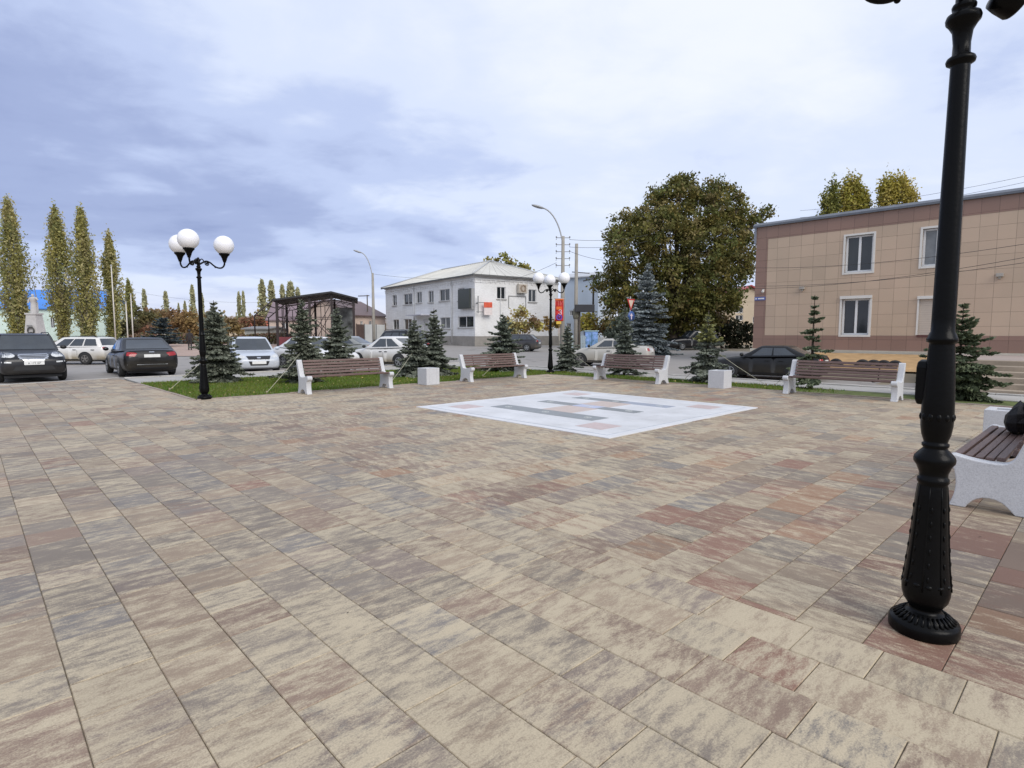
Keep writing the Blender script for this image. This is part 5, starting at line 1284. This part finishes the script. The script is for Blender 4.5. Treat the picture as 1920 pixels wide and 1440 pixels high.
for k, (y0, y1) in enumerate(((375, 322), (388, 333))):
    wire(['higher', 'lower'][k] + ' overhead wire above the roof of the tan building', sight(1500, y0 + 20, 46), sight(1960, y1, 34), .3, .01)
wire('overhead wire strung far across the left sky', sight(250, 547, 80), sight(520, 566, 90), .6, .012)
# road signs
Ys = 38; ps = atY(1180, Ys); t = thing('road_sign', 'road sign post with a red edged give way triangle over a blue round arrow sign', 'road sign', ps, R(38))
b = MB(); b.tube([(0, 0, -.2), (0, 0, zat(556, Ys) - ps.z)], .035, 8); b.build('post', galv, t)
z = zat(571, Ys) - ps.z; b = MB(); b.prism([(-.38, .36), (.38, .36), (0, -.40)], 'Y', -.06, -.045); b.v = [(p[0], p[1], p[2] + z) for p in b.v]; o = b.build('give_way_triangle', M('sign_red', (.45, .03, .03), .4), t)
b = MB(); b.prism([(-.25, .28), (.25, .28), (0, -.24)], 'Y', -.066, -.061); b.v = [(p[0], p[1], p[2] + z) for p in b.v]; b.build('sign_face', M('sign_cream', (.62, .50, .40), .4), o)
z = zat(593, Ys) - ps.z; b = MB(); b.lathe([(.34, 0), (.34, .015)], (.06, -.06, z), 24, axis='Y'); o = b.build('blue_disc', M('sign_blue', (.03, .08, .26), .4), t)
b = MB(); b.prism([(-.05, -.2), (.05, -.2), (.05, .02), (.14, .02), (0, .2), (-.14, .02), (-.05, .02)], 'Y', -.068, -.062); b.v = [(p[0] + .06, p[1], p[2] + z) for p in b.v]; b.build('arrow', wht, o)

# ---- monument
pm_ = atY(70, 54); t = thing('monument', 'pale grey monument of a standing figure on a tall tapering pedestal', 'monument', pm_)
ston = M('pale_monument_stone', (.44, .43, .42), .85, .15, 1.5, .3); S = 54 / 1080
b = MB()
def frus(b, w0, w1, z0, z1, dd=.9): b.add([(-w0, -w0 * dd, z0), (w0, -w0 * dd, z0), (w0, w0 * dd, z0), (-w0, w0 * dd, z0), (-w1, -w1 * dd, z1), (w1, -w1 * dd, z1), (w1, w1 * dd, z1), (-w1, w1 * dd, z1)], [(3, 2, 1, 0), (4, 5, 6, 7), (0, 1, 5, 4), (1, 2, 6, 5), (2, 3, 7, 6), (3, 0, 4, 7)])
zp = zat(587, 54) - pm_.z
frus(b, 1.1, 1.05, 0, .35); frus(b, .72, .66, .35, 1.0); frus(b, .62, .44, 1.0, zp - .15); frus(b, .52, .52, zp - .15, zp); b.build('pedestal', ston, t)
b = MB(); zw = zat(620, 54) - pm_.z; b.lathe([(.34, 0), (.36, .05), (.24, .05), (.24, 0)], (.1, -.66, zw), 18, axis='Y', caps=False); b.box((.1, -.64, zw - .28), (.2, .05, .34)); b.build('wreath', M('dark_bronze', (.06, .06, .055), .5), t)
b = MB(); b.box((0, -.62, zat(611, 54) - pm_.z), (.5, .03, .12)); b.build('inscription_plate', M('plate_grey', (.2, .2, .2), .5), t)
hgt = zat(551, 54) - pm_.z - zp
f = hgt / 1.85; b = MB()
b.lathe([(.30, 0), (.27, .3), (.25, .7), (.23, .95), (.25, 1.1), (.31, 1.35), (.29, 1.5), (.12, 1.56), (.07, 1.6)], n=14)
b.tube([(-.27, 0, 1.46), (-.40, -.04, 1.2), (-.36, -.2, .95)], [.10, .085, .06], 8); b.tube([(.27, 0, 1.46), (.48, -.10, 1.3), (.66, -.24, 1.26)], [.10, .08, .05], 8)
b.ball((0, -.02, 1.70), .13, .85, 1, 1.15); b.box((0, .16, .55), (.62, .10, 1.0)); b.v = [(p[0] * f, p[1] * f, p[2] * f + zp) for p in b.v]; b.build('statue', ston, t, bevel=.01)
# pinkish paved forecourt round the monument and its low kerb wall
b = MB()
a, d = atY(-60, 43), atY(452, 43); 
def sheet_xy(name, x0, x1, y0, y1, mat, dz=.03):
    grid_sheet(name, lin(x0, x1, 40), lin(y0, y1, 30), lambda x, y: (x, y, H(x, y) + dz), mat)
sheet_xy('forecourt_paving', -46, -19.5, 39, 66, M('pink_forecourt', (.36, .26, .21), .85, .12, .7, .1), .055)
fence('low_wall', 'low grey stone wall in front of the monument', 'wall', -40, 46, 212, 46, .55, M('grey_low_wall', (.36, .34, .31), .85, .15, 2, .3), gap=6)
# ================================================================== TREES AND PLANTS
bark = M('bark', (.085, .065, .05), .95, .35, 3, .8, stretch=(6, 6, 1)); bark_pale = M('pale_bark', (.22, .20, .17), .95, .3, 3, .6, stretch=(6, 6, 1)); bark_sp = M('spruce_bark', (.06, .042, .03), .95, .3, 6, .6)
lf_sp = Mleaf('spruce_needles', trans=.08, rough=.7); lf_br = Mleaf('broad_leaf', trans=.3); lf_pp = Mleaf('poplar_leaf', trans=.42); lf_sh = Mleaf('shrub_leaf', trans=.25)
def unit(v): return v / np.maximum(1e-9, np.linalg.norm(v, axis=1, keepdims=True))
def quads(P, A, B): return np.stack([P + A, P + B, P - A, P - B], 1).reshape(-1, 3)
def randdir(n, g): return unit(g.normal(size=(n, 3)))
def leaves(name, P, size, cols, mat, parent, g, asp=.62, up=0.0):
    n = len(P); a = randdir(n, g); a[:, 2] += up; a = unit(a); b = unit(np.cross(a, randdir(n, g)))
    s = size * g.uniform(.7, 1.3, n); V = quads(P, a * s[:, None], b * (s * asp)[:, None])
    return soup(name, V, 4, np.repeat(cols, 4, 0), mat, None, parent)
def spruce(label, pos, h, r, seed, base=(.085, .10, .072), tip=(.25, .27, .225), dens=1.0, low=.10, lead=.16, whorl=.125, sp=.08, droop=.18, yellow=None, group='spruces planted round the lawn', needle=.088, gaps=.10, name='spruce_tree', guys=True):
    g = np.random.default_rng(seed); rd = random.Random(seed)
    t = thing(name, label, 'spruce tree', pos, rd.uniform(0, 6), group)
    tb = MB(); bend = rd.uniform(-.02, .02); tb.tube([(bend * z * h * (1 - z), 0, z * h) for z in lin(-.03, 1, 9)], [max(.008, .024 * h * (1 - z) * .8 + .006) for z in lin(0, 1, 9)], 7)
    PP, AA, BB, CC = [], [], [], []
    z = low * h; base = np.array(base); tip = np.array(tip) * 1.12
    while z < h * .97:
        k = z / h; R0 = r * 1.08 * (1 - k) ** .95 * (.62 + .38 * min(1, (k + .10) / .2)) + .02
        if k > .965: nb = 0
        elif k > 1 - lead: nb = 4; R0 = max(R0 * .9, .05)
        else: nb = max(5, int(9 * dens * min(1.6, .6 + R0)))
        a0 = rd.uniform(0, 6.3)
        for i in range(nb):
            if rd.random() < gaps: continue
            a = a0 + 2 * pi * i / nb + rd.uniform(-.35, .35); L = R0 * rd.choice((.55, .85, 1.0, 1.25, .75)) * rd.uniform(.92, 1.08)
            el0 = -.12 + .85 * k ** 1.8 + rd.uniform(-.12, .12); n = max(3, int(L / sp))
            ca, sa = cos(a), sin(a); prev = np.array([0, 0, z + rd.uniform(-.06, .06)]); pts = [prev]
            for s in range(n):
                f = (s + 1) / n; el = el0 - droop * sin(f * pi * .8) * 1.3 + .50 * max(0, f - .55)
                d = np.array([ca * cos(el), sa * cos(el), sin(el)]); nx = prev + d * L / n
                side = np.array([-sa, ca, 0]); wdt = (1 - f) * L * .55 + .06
                cells = [(prev, d, L / n)]
                if f > .12:
                    for sg in (1, -1):
                        m_ = max(1, int(wdt / (sp * .95))); q = prev; dd = d * .62 + side * sg * .85 + np.array([0, 0, -.08 + rd.uniform(-.16, .1)]); dd /= np.linalg.norm(dd)
                        for e in range(m_): cells.append((q, dd, sp * .95)); q = q + dd * sp * .95
                for (p, dv, ln) in cells:
                    rad = math.hypot(p[0], p[1]) / max(.05, R0)
                    w0 = needle * (.55 if k > 1 - lead else 1)
                    for c_ in range(2):
                        PP.append(p + dv * ln * .5 + g.normal(0, .008, 3)); AA.append(dv * ln * .92)
                        bv = np.cross(dv, g.normal(size=3)); bv /= max(1e-6, np.linalg.norm(bv)); BB.append(bv * w0 * .5 * g.uniform(.7, 1.2))
                        mixv = min(1, max(0, g.normal(.42, .25))); col = base * (1 - mixv) + tip * mixv
                        if yellow is not None and yellow[0] < k < yellow[1] and rad > .25: col = col * .5 + np.array([.30, .29, .06]) * .55
                        CC.append(col)
                prev = nx; pts.append(prev)
            tb.tube([tuple(p) for p in pts[:max(2, len(pts) * 3 // 4)]], .006 + .006 * L, 4, caps=False)
        z += whorl * (1.15 - .45 * k) * rd.uniform(.8, 1.2) * (1.25 if k > 1 - lead else 1)
    zt_ = h * .955; PP.append(np.array([0, 0, h * .965])); AA.append(np.array([0, 0, h * .04])); BB.append(np.array([.012, .008, 0])); CC.append(tip * .8)
    tb.build('trunk', bark_sp, t)
    soup('needles', quads(np.array(PP), np.array(AA), np.array(BB)), 4, np.repeat(np.array(CC), 4, 0), lf_sp, None, t)
    return t
def spos(px, py): 
    r = ray(px, py); k = -CAMH / r.z; return Vector((r.x * k, r.y * k, 0))
def hz(pos, ytop): return zat(ytop, pos.y) - pos.z
def sp(label, px, pyb, ytop, wpx, seed, **kw):
    p = spos(px, pyb); return spruce(label, p, hz(p, ytop), wpx / 2 / 1080 * p.y, seed, **kw), p
S1, p1 = sp('wide blunt green grey spruce standing right behind the left globe lamp', 407, 716, 563, 118, 1, tip=(.25, .265, .21), dens=1.15)
S2, q2 = sp('spruce behind the left end of the first bench', 571, 717, 560, 104, 2, tip=(.24, .255, .195))
S3, q3 = sp('spruce behind the middle of the first bench', 634, 704, 572, 92, 3, dens=1.1, tip=(.25, .27, .22))
S4, q4 = sp('left spruce of the pair behind the stone bin', 778, 706, 596, 92, 4)
S5, q5 = sp('right spruce of the pair behind the stone bin', 815, 704, 578, 86, 5)
S6, q6 = sp('spruce behind the bench nearest the dark grey hatchback', 943, 696, 586, 98, 6, tip=(.24, .27, .22))
S7, q7 = sp('small spruce just right of the far corner globe lamp', 1064, 696, 607, 64, 7)
S8, q8 = sp('dark small spruce behind the bench by the silver beige sedan', 1170, 703, 574, 72, 8, tip=(.21, .235, .20))
S9, q9 = sp('yellow topped green spruce beside the black sedan', 1325, 717, 582, 92, 9, yellow=(.55, .96), gaps=.1)
S10, q10 = sp('thin open spruce in front of the tan facade by a bench', 1520, 728, 553, 78, 10, gaps=.22, whorl=.26, dens=.8, base=(.05, .07, .035), tip=(.18, .21, .13))
S11, q11 = sp('wide dark spruce behind the close lamp post', 1795, 746, 570, 168, 11, gaps=.1, whorl=.19, base=(.045, .06, .03), tip=(.17, .20, .115))
pb = atY(1212, 41); spruce('tall silvery blue spruce in front of the broad tree', pb, zat(486, 41) - pb.z, 118 / 2 / 1080 * 41, 12, base=(.15, .175, .17), tip=(.40, .44, .45), whorl=.30, sp=.15, needle=.15, low=.04, droop=.12, dens=1.1, group='large blue spruces')
pb = atY(308, 58); spruce('low spreading dark blue spruce before the orange bushes', pb, 3.1, 2.3, 13, base=(.03, .042, .048), tip=(.09, .115, .125), whorl=.30, sp=.2, needle=.2, low=.25, droop=.1, group='large blue spruces')
# guy ropes that stake the young spruces
rope_m = M('guy_rope', (.42, .40, .30), .8, .1, 9)
def guy(label, pa, pg):
    t = thing('guy_rope', label, 'guy rope', pg, 0, 'guy ropes of the young spruces'); b = MB(); d = Vector(pa) - Vector(pg)
    b.tube([(0, 0, .02), tuple(d * .5 - Vector((0, 0, .02))), tuple(d)], .007, 5); b.build('rope', rope_m, t)
    b = MB(); b.tube([(0, 0, -.08), (0, 0, .07)], .016, 6); b.build('stake', M('stake_wood', (.30, .24, .16), .9), t)
def grnd(px, py): return spos(px, py)
def up_(p, z): return Vector((p.x, p.y, z))
for lab, tr, z, px, py in (('guy rope pegged into the lawn left of the left globe lamp', p1, 1.05, 318, 732), ('guy rope pegged into the lawn left of the first bench', q2, 1.05, 500, 738), ('guy rope of the bin pair spruces pegged right of the first bench', q4, .95, 732, 719),
                           ('guy rope pegged at the paving edge left of the yellow topped spruce', q9, .9, 1280, 716), ('guy rope running down right of the white bin before the black sedan', q9, 1.15, 1436, 723), ('guy rope of the thin spruce pegged near the fourth bench', q10, 1.1, 1452, 724),
                           ('guy rope behind the bench of the far corner lamp', q6, .7, 905, 706), ('guy rope of the small spruce by the far corner lamp', q7, .9, 1126, 702)):
    guy(lab, up_(tr, z), grnd(px, py))

def lobed_tree(label, cat, px, Y, lobes, leaf, cols, seed, trunk_r=.35, per=900, clump=.75, name='broadleaf_tree', group=None, barkm=None, pos=None, flat=.75, limbs=True, asp=.6, thr=1.0):
    """lobes: (px, py, radius px, depth offset m); leaves gather in clumps through the outer part of every lobe"""
    g = np.random.default_rng(seed); p = pos or atY(px, Y); t = thing(name, label, cat, p, 0, group); k = Y / 1080
    P = []; Cc = []; tb = MB(); fork = None
    cen = [Vector(((lx - 960) * k - p.x, dy, zat(ly, Y) - p.z)) for lx, ly, rr, dy in lobes]
    zf = min(c.z for c in cen) * .55
    tb.tube([(0, 0, -.3), (.06, 0, zf * .5), (0, .05, zf), (-.1, 0, zf * 1.6)], [trunk_r * 1.25, trunk_r, trunk_r * .85, trunk_r * .5], 10)
    cols = [np.array(c) for c in cols]
    for (lx, ly, rr, dy), c in zip(lobes, cen):
        R_ = rr * k
        if limbs:
            m_ = Vector((c.x * .45, c.y * .45, zf + (c.z - zf) * .55)); tb.tube([(0, 0, zf * .9), tuple(m_), tuple(c)], [trunk_r * .5, trunk_r * .3, trunk_r * .1], 6)
        nc = max(5, int(per / 42 * (R_ / 2) ** 2 / clump ** 2 * .55)); 
        for i in range(nc):
            d = g.normal(size=3); d /= np.linalg.norm(d); rad = R_ * g.uniform(.35, 1.0) ** .6; cc = np.array(c) + d * rad * np.array([1, .9, 1])
            if limbs and g.random() < .35: tb.tube([tuple(c), tuple(cc)], [trunk_r * .06, .02], 4, caps=False)
            n = int(42 * thr); q = cc + g.normal(0, 1, (n, 3)) * np.array([clump * .5, clump * .5, clump * .5 * flat]); P.append(q)
            base = cols[int(g.integers(len(cols)))] * g.uniform(.75, 1.2); Cc.append(base * g.uniform(.82, 1.18, (n, 1)))
    tb.build('trunk', barkm or bark, t)
    leaves('crown', np.concatenate(P), leaf, np.concatenate(Cc), lf_br, t, g, asp)
    return t
BIG = [(1165, 590, 42, 0), (1150, 540, 36, 1), (1178, 480, 48, -1), (1175, 425, 38, 1), (1225, 400, 44, 0), (1262, 372, 40, 0), (1290, 352, 28, 1), (1310, 400, 40, -1), (1350, 372, 34, 1), (1372, 395, 24, 0), (1240, 460, 60, -2), (1300, 470, 55, -2), (1355, 450, 44, 0), (1374, 500, 34, 0), (1400, 450, 22, 1),
       (1414, 415, 17, 1), (1360, 556, 30, 0), (1330, 540, 52, -1), (1260, 540, 60, -2), (1205, 560, 50, -1), (1290, 590, 46, 0), (1230, 610, 40, 1), (1335, 597, 26, 1), (1402, 512, 11, 1), (1320, 352, 22, 1), (1232, 356, 15, 1), (1338, 348, 13, 0), (1142, 505, 13, 0), (1392, 412, 14, 0), (1422, 398, 9, 0), (1268, 345, 13, 0), (1148, 455, 13, 0), (1405, 480, 12, 0)]
lobed_tree('huge broad olive brown tree between the blue spruce and the tan building', 'tree', 1262, 53, BIG, .135, [(.145, .14, .04), (.175, .165, .042), (.12, .122, .04), (.195, .16, .045), (.12, .135, .038), (.25, .205, .085)], 21, .45, per=1500, clump=.62, thr=1.35)
lobed_tree('yellow leaved slender tree in front of the white building', 'tree', 976, 55, [(958, 605, 13, 0), (975, 588, 13, 0), (985, 612, 15, 0), (965, 622, 11, 0), (1003, 606, 11, 0), (1012, 612, 7, 0)], .15, [(.46, .40, .12), (.34, .26, .10), (.50, .46, .22), (.26, .17, .09)], 22, .09, per=900, clump=.42, name='young_tree', flat=.9)
lobed_tree('small brown leaved tree right of the far corner lamp', 'tree', 1030, 56, [(1027, 606, 11, 0), (1040, 608, 8, 0)], .15, [(.24, .16, .06), (.30, .2, .06)], 23, .08, per=900, clump=.4, name='young_tree')
lobed_tree('yellow green tree rising behind the white roof', 'tree', 940, 92, [(925, 495, 13, 0), (945, 490, 15, 0), (963, 497, 12, 1), (985, 505, 10, 1), (940, 520, 18, 0)], .26, [(.30, .26, .07), (.22, .22, .06), (.36, .29, .10)], 24, .2, per=700, clump=.8)
lobed_tree('yellow shrub like tree beside the turquoise cabinet', 'tree', 1096, 54, [(1090, 604, 12, 0), (1104, 600, 12, 0), (1098, 612, 11, 0)], .15, [(.34, .30, .06), (.28, .22, .06)], 25, .08, per=900, clump=.45, name='young_tree')
lobed_tree('rusty brown bush at the foot of the broad tree by the picket fence', 'bush', 1140, 54, [(1128, 618, 13, 0), (1142, 612, 15, 0), (1158, 620, 13, 0)], .15, [(.20, .125, .05), (.26, .15, .05), (.15, .13, .05)], 26, .06, per=900, clump=.45, name='bush')
lobed_tree('greyish spruce like bush left of the blue spruce', 'bush', 1165, 46, [(1150, 625, 18, 0), (1168, 605, 16, 0), (1160, 640, 20, 0), (1178, 628, 14, 0)], .13, [(.12, .14, .11), (.17, .19, .16), (.09, .11, .08)], 27, .08, per=1100, clump=.42, name='bush')
for i, (lab, lb, cc, sd) in enumerate((('dark evergreen hedge bush left of the tan corner', [(1350, 628, 20, 0), (1375, 622, 22, 0), (1400, 624, 20, 0), (1365, 642, 18, 0), (1395, 642, 18, 0)], [(.022, .026, .014), (.035, .038, .02)], 28),
                                       ('reddish brown shrub above the dark hedge', [(1352, 594, 13, 1), (1368, 602, 12, 1), (1340, 600, 12, 1)], [(.16, .10, .05), (.22, .14, .07), (.12, .10, .05)], 29), ('dark shrub under the broad tree left of the dark blue car', [(1262, 632, 16, 1), (1282, 640, 14, 1), (1245, 640, 14, 1)], [(.03, .04, .018), (.05, .055, .025)], 30))):
    lobed_tree(lab, 'bush', lb[0][0], 54, lb, .15, cc, sd, .06, per=1000, clump=.5, name='bush')
def poplar(label, px, Y, ytop, wpx, seed, ybot=.05, leaf=.14, n=7500, cols=((.36, .34, .13), (.42, .38, .13), (.29, .30, .12), (.46, .41, .20)), group='tall columnar poplars by the mint building', lean=.03, nc=150):
    g = np.random.default_rng(seed); p = atY(px, Y); h = zat(ytop, Y) - p.z; r = wpx / 2 / 1080 * Y; t = thing('poplar_tree', label, 'poplar tree', p, 0, group)
    tb = MB(); tb.tube([(-lean * h * (1 - z) * 0, 0, z * h * .96) for z in lin(-.02, 1, 8)], [max(.02, .30 * (h / 16) * (1 - z * .95)) for z in lin(0, 1, 8)], 8)
    P = []; C_ = []; cols = [np.array(c) for c in cols]; per = n // nc
    for i in range(nc):
        k = g.uniform(0, 1); zc = h * (ybot + (1 - ybot) * k * .97)
        pr = max(.02, 1 - k ** 2.6) ** .75 * min(1, .34 + 1.25 * k) * (.92 + .14 * sin(k * 8 + seed)); a = g.uniform(0, 2 * pi); rad = r * .98 * pr * g.uniform(.2, 1.0) * g.choice((.8, 1, 1.15))
        wisp = i % 7 == 0
        if wisp: rad = r * pr * g.uniform(1.05, 1.4)
        c = np.array([rad * cos(a) - lean * h * (k - .5) ** 2, rad * sin(a), zc])
        tb.tube([(0, 0, max(.3, zc - rad * 2.2)), tuple(c)], [.03, .012], 4, caps=False)
        q = c + g.normal(0, 1, (per // 3 if wisp else per, 3)) * np.array([.13 if wisp else .22, .13 if wisp else .22, .95]) * (h / 16) ** .8 * (.55 + .45 * min(1, pr * 1.4)); P.append(q)
        C_.append(cols[int(g.integers(len(cols)))] * g.uniform(.75, 1.25) * g.uniform(.85, 1.15, (len(q), 1)))
    tb.build('trunk', bark_pale, t); leaves('crown', np.concatenate(P), leaf, np.concatenate(C_), lf_pp, t, g, .6, up=.5); return t
poplar('tallest poplar standing left of the monument', 38, 68, 378, 66, 41, n=15000, nc=230)
poplar('poplar right of the monument, second from the left', 123, 68, 392, 58, 42, n=13000, nc=210)
poplar('dense poplar, third from the left', 170, 68, 396, 62, 43, n=13500, nc=220)
poplar('narrow poplar behind the tallest flagpole', 218, 72, 440, 40, 44, n=9500, nc=170)
sm = poplar('small poplar to the right of the flagpoles', 249, 80, 528, 27, 45, n=3600, nc=80)
for lab, px, Y, lb, cc, sd in (('darkest and leftmost tree top above the tan roof', 1543, 44, [(1536, 378, 9, 0), (1546, 366, 9, 0), (1540, 394, 12, 0), (1547, 353, 5, 0), (1549, 384, 10, 0)], ((.20, .21, .06), (.27, .26, .07)), 51),
                               ('yellow green tree top in the middle above the tan roof', 1584, 44, [(1568, 356, 9, 0), (1580, 346, 10, 0), (1572, 374, 13, 0), (1592, 352, 7, 0), (1597, 366, 10, 0), (1609, 380, 9, 0), (1586, 378, 15, 0), (1570, 392, 12, 0), (1600, 392, 14, 0)], ((.40, .35, .07), (.32, .30, .065), (.46, .38, .11)), 52),
                               ('wide yellow tree top standing separate at the right above the tan roof', 1662, 43, [(1640, 350, 10, 0), (1652, 344, 9, 0), (1667, 346, 10, 0), (1681, 356, 10, 0), (1692, 370, 9, 0), (1648, 366, 14, 0), (1670, 368, 15, 0), (1640, 378, 10, 0), (1684, 382, 11, 0)], ((.44, .37, .08), (.36, .32, .07), (.50, .41, .12)), 53)):
    lb = lb + [(px, 430, 26, 0)]
    lobed_tree(lab, 'poplar tree', px, Y, lb, .10, cc, sd, .16, per=2000, clump=.30, name='poplar_tree', group='trees behind the tan building', flat=2.4)
# far poplars: one tree copied
far = poplar('thin faraway poplar just above the orange bushes', 317, 130, 548, 15, 61, n=2200, nc=60, leaf=.32, group='faraway poplars on the horizon', cols=((.50, .48, .29), (.43, .43, .26)))
fh = zat(548, 130) - far.location.z
for lab, px, yt, sx in (('faraway poplar with a bare tip left of the orange bushes', 277, 545, .9), ('small faraway poplar left of the globe lamp post', 352, 566, .6), ('faraway poplar just left of the globe lamp post', 367, 536, .8), ('faraway poplar just right of the globe lamp post', 384, 551, .7), ('left one of two leaning faraway poplars', 452, 549, .7), ('right one of two leaning faraway poplars', 461, 548, .7),
                        ('faraway poplar behind the pavilion, first from the left', 497, 527, 1.15), ('faraway poplar behind the pavilion, second from the left', 514, 528, 1.15), ('faraway poplar behind the pavilion, third from the left', 534, 536, 1.1), ('faraway poplar behind the pavilion, widest and fourth', 548, 530, 1.5), ('faraway poplar behind the pavilion, lowest and fifth', 562, 542, 1.1), ('tiny faraway poplar before the pavilion', 340, 570, .5)):
    p = atY(px, 131); hh = (zat(yt, 131) - p.z) / fh; dup(far, p, random.uniform(0, 6), lab, (sx * hh ** .3, sx * hh ** .3, hh))
# autumn bushes beyond the street
AUT = [('dark olive tree left in the autumn row', 268, 84, [(268, 590, 16, 0), (262, 612, 14, 0), (280, 604, 15, 0)], ((0.148, 0.141, 0.061), (0.199, 0.163, 0.077))), ('ochre tree with a ragged top in the autumn row', 300, 88, [(292, 588, 14, 0), (306, 596, 16, 0), (298, 612, 16, 0)], ((0.233, 0.183, 0.075), (0.181, 0.145, 0.073), (0.265, 0.171, 0.085))),
       ('dark green bush at the left end of the autumn row', 246, 78, [(240, 615, 14, 0), (252, 608, 13, 0), (230, 618, 12, 0)], ((0.094, 0.094, 0.047), (0.129, 0.114, 0.057))), ('rust red bush above the dark blue spruce', 275, 80, [(262, 620, 12, 0), (280, 624, 12, 0)], ((0.209, 0.108, 0.068), (0.179, 0.122, 0.079))),
       ('bright orange bush in the middle of the autumn row', 335, 86, [(328, 600, 17, 0), (345, 604, 17, 0), (335, 618, 16, 0)], ((0.314, 0.184, 0.087), (0.246, 0.153, 0.081))), ('golden orange bush behind the globe lamp post', 362, 84, [(355, 600, 17, 0), (374, 604, 17, 0), (362, 620, 17, 0)], ((0.317, 0.216, 0.087), (0.264, 0.170, 0.076))),
       ('brown orange bush right of the globe lamp post', 402, 86, [(396, 602, 15, 0), (412, 606, 15, 0), (405, 618, 15, 0)], ((0.265, 0.172, 0.093), (0.214, 0.142, 0.084))), ('yellow ochre bush left of the silver sedan', 440, 84, [(432, 612, 14, 0), (448, 608, 14, 0), (440, 622, 14, 0)], ((0.302, 0.215, 0.093), (0.249, 0.177, 0.084))), ('russet bush by the grey garage', 468, 88, [(462, 604, 11, 0), (478, 606, 11, 0), (492, 604, 11, 0)], ((0.261, 0.138, 0.081), (0.231, 0.152, 0.087)))]
for i, (lab, px, Y, lb, cc) in enumerate(AUT): lobed_tree(lab, 'autumn bush', px, Y, lb, .24, cc, 70 + i, .09, per=800, clump=.75, name='autumn_bush', group='autumn bushes beyond the street')
# low roadside hedge bands and far tree line
def hedge(name, label, x0, x1, y0, y1, z, n, leaf, cols, seed):
    g = np.random.default_rng(seed); x = g.uniform(x0, x1, n); y = g.uniform(y0, y1, n); hh = z * (.6 + .4 * np.sin(x * .8 + 2 * np.sin(x * .31)))
    P = np.stack([x, y, np.array([H(a, b) for a, b in zip(x, y)]) + g.uniform(0, 1, n) ** .7 * hh], 1); ci = g.integers(len(cols), size=n); c = np.array(cols)[ci] * g.uniform(.65, 1.25, (n, 1))
    o = leaves(name, P, leaf, c, lf_sh, None, g); tag(o, label, 'hedge', kind='stuff')
hedge('far_woods', 'far line of mixed autumn trees along the horizon on the left', -190, -30, 150, 158, 7.0, 9000, .55, [(.26, .20, .10), (.32, .23, .10), (.21, .19, .10)], 90)
hedge('roadside_scrub', 'low scrub along the edge of the forecourt', -52, -24, 66.5, 69, 1.3, 7000, .16, [(.16, .11, .07), (.12, .12, .05), (.22, .13, .09)], 91)
# distant steppe ridge
g = np.random.default_rng(3); xs = lin(-2600, 1500, 60); ys = lin(1500, 2600, 8)
def ridge(x, y):
    k = (y - 1500) / 1100; return (x, y, -1 + max(0, sin(k * pi * .5)) * (62 * math.exp(-((x + 1150) / 900) ** 2) + 14 + 5 * sin(x * .006)))
grid_sheet('hills', xs, ys, ridge, M('steppe', (.26, .20, .155), .95, .2, .01, col2=(.30, .24, .20)))

# ================================================================== THE PASSER-BY
def person():
    p = atY(357.5, 49); t = thing('person', 'distant person in dark clothes walking beside the large spruce', 'person', p, R(200))
    pts = [(0, 0, .95), (0, 0, 1.15), (0, .01, 1.38), (0, .01, 1.50), (0, -.01, 1.57), (0, -.02, 1.66), (0, -.01, 1.74),
           (.09, 0, .90), (.10, -.06, .50), (.10, .04, .09), (.10, -.10, .04), (-.09, 0, .90), (-.10, .06, .50), (-.10, .16, .10), (-.10, .04, .05),
           (.19, .01, 1.40), (.24, .05, 1.13), (.25, -.03, .90), (.25, -.05, .81), (-.19, .01, 1.40), (-.24, -.05, 1.13), (-.25, -.13, .92), (-.25, -.15, .83)]
    eds = [(0, 1), (1, 2), (2, 3), (3, 4), (4, 5), (5, 6), (0, 7), (7, 8), (8, 9), (9, 10), (0, 11), (11, 12), (12, 13), (13, 14), (2, 15), (15, 16), (16, 17), (17, 18), (2, 19), (19, 20), (20, 21), (21, 22)]
    rad = [.15, .15, .17, .07, .06, .10, .08, .10, .07, .05, .045, .10, .07, .05, .045, .075, .055, .045, .035, .075, .055, .045, .035]
    me = bpy.data.meshes.new('body'); me.from_pydata(pts, eds, []); o = bpy.data.objects.new('body', me); COL.objects.link(o); o.parent = t
    sk = o.modifiers.new('skin', 'SKIN'); 
    if not me.skin_vertices: me.attributes
    for i, v in enumerate(me.skin_vertices[0].data): v.radius = (rad[i], rad[i] * (.72 if i in (0, 1, 2) else 1)); v.use_root = (i == 0)
    o.modifiers.new('sub', 'SUBSURF').levels = 2; o.modifiers['sub'].render_levels = 2
    me.materials.append(M('dark_clothes', (.022, .018, .020), .85, .3, 5))
    b = MB(); b.ball((0, -.025, 1.665), .098, .88, 1.02, 1.2, 14, 10); b.ball((0, -.125, 1.655), .018, .8, 1, 1.3, 8, 6); b.build('face', M('skin', (.36, .22, .16), .6), t)
    b = MB(); b.ball((0, .0, 1.70), .112, .92, 1.05, 1.05, 14, 8); b.build('hair', M('dark_hair', (.015, .012, .01), .7), t)
if True:
    person()
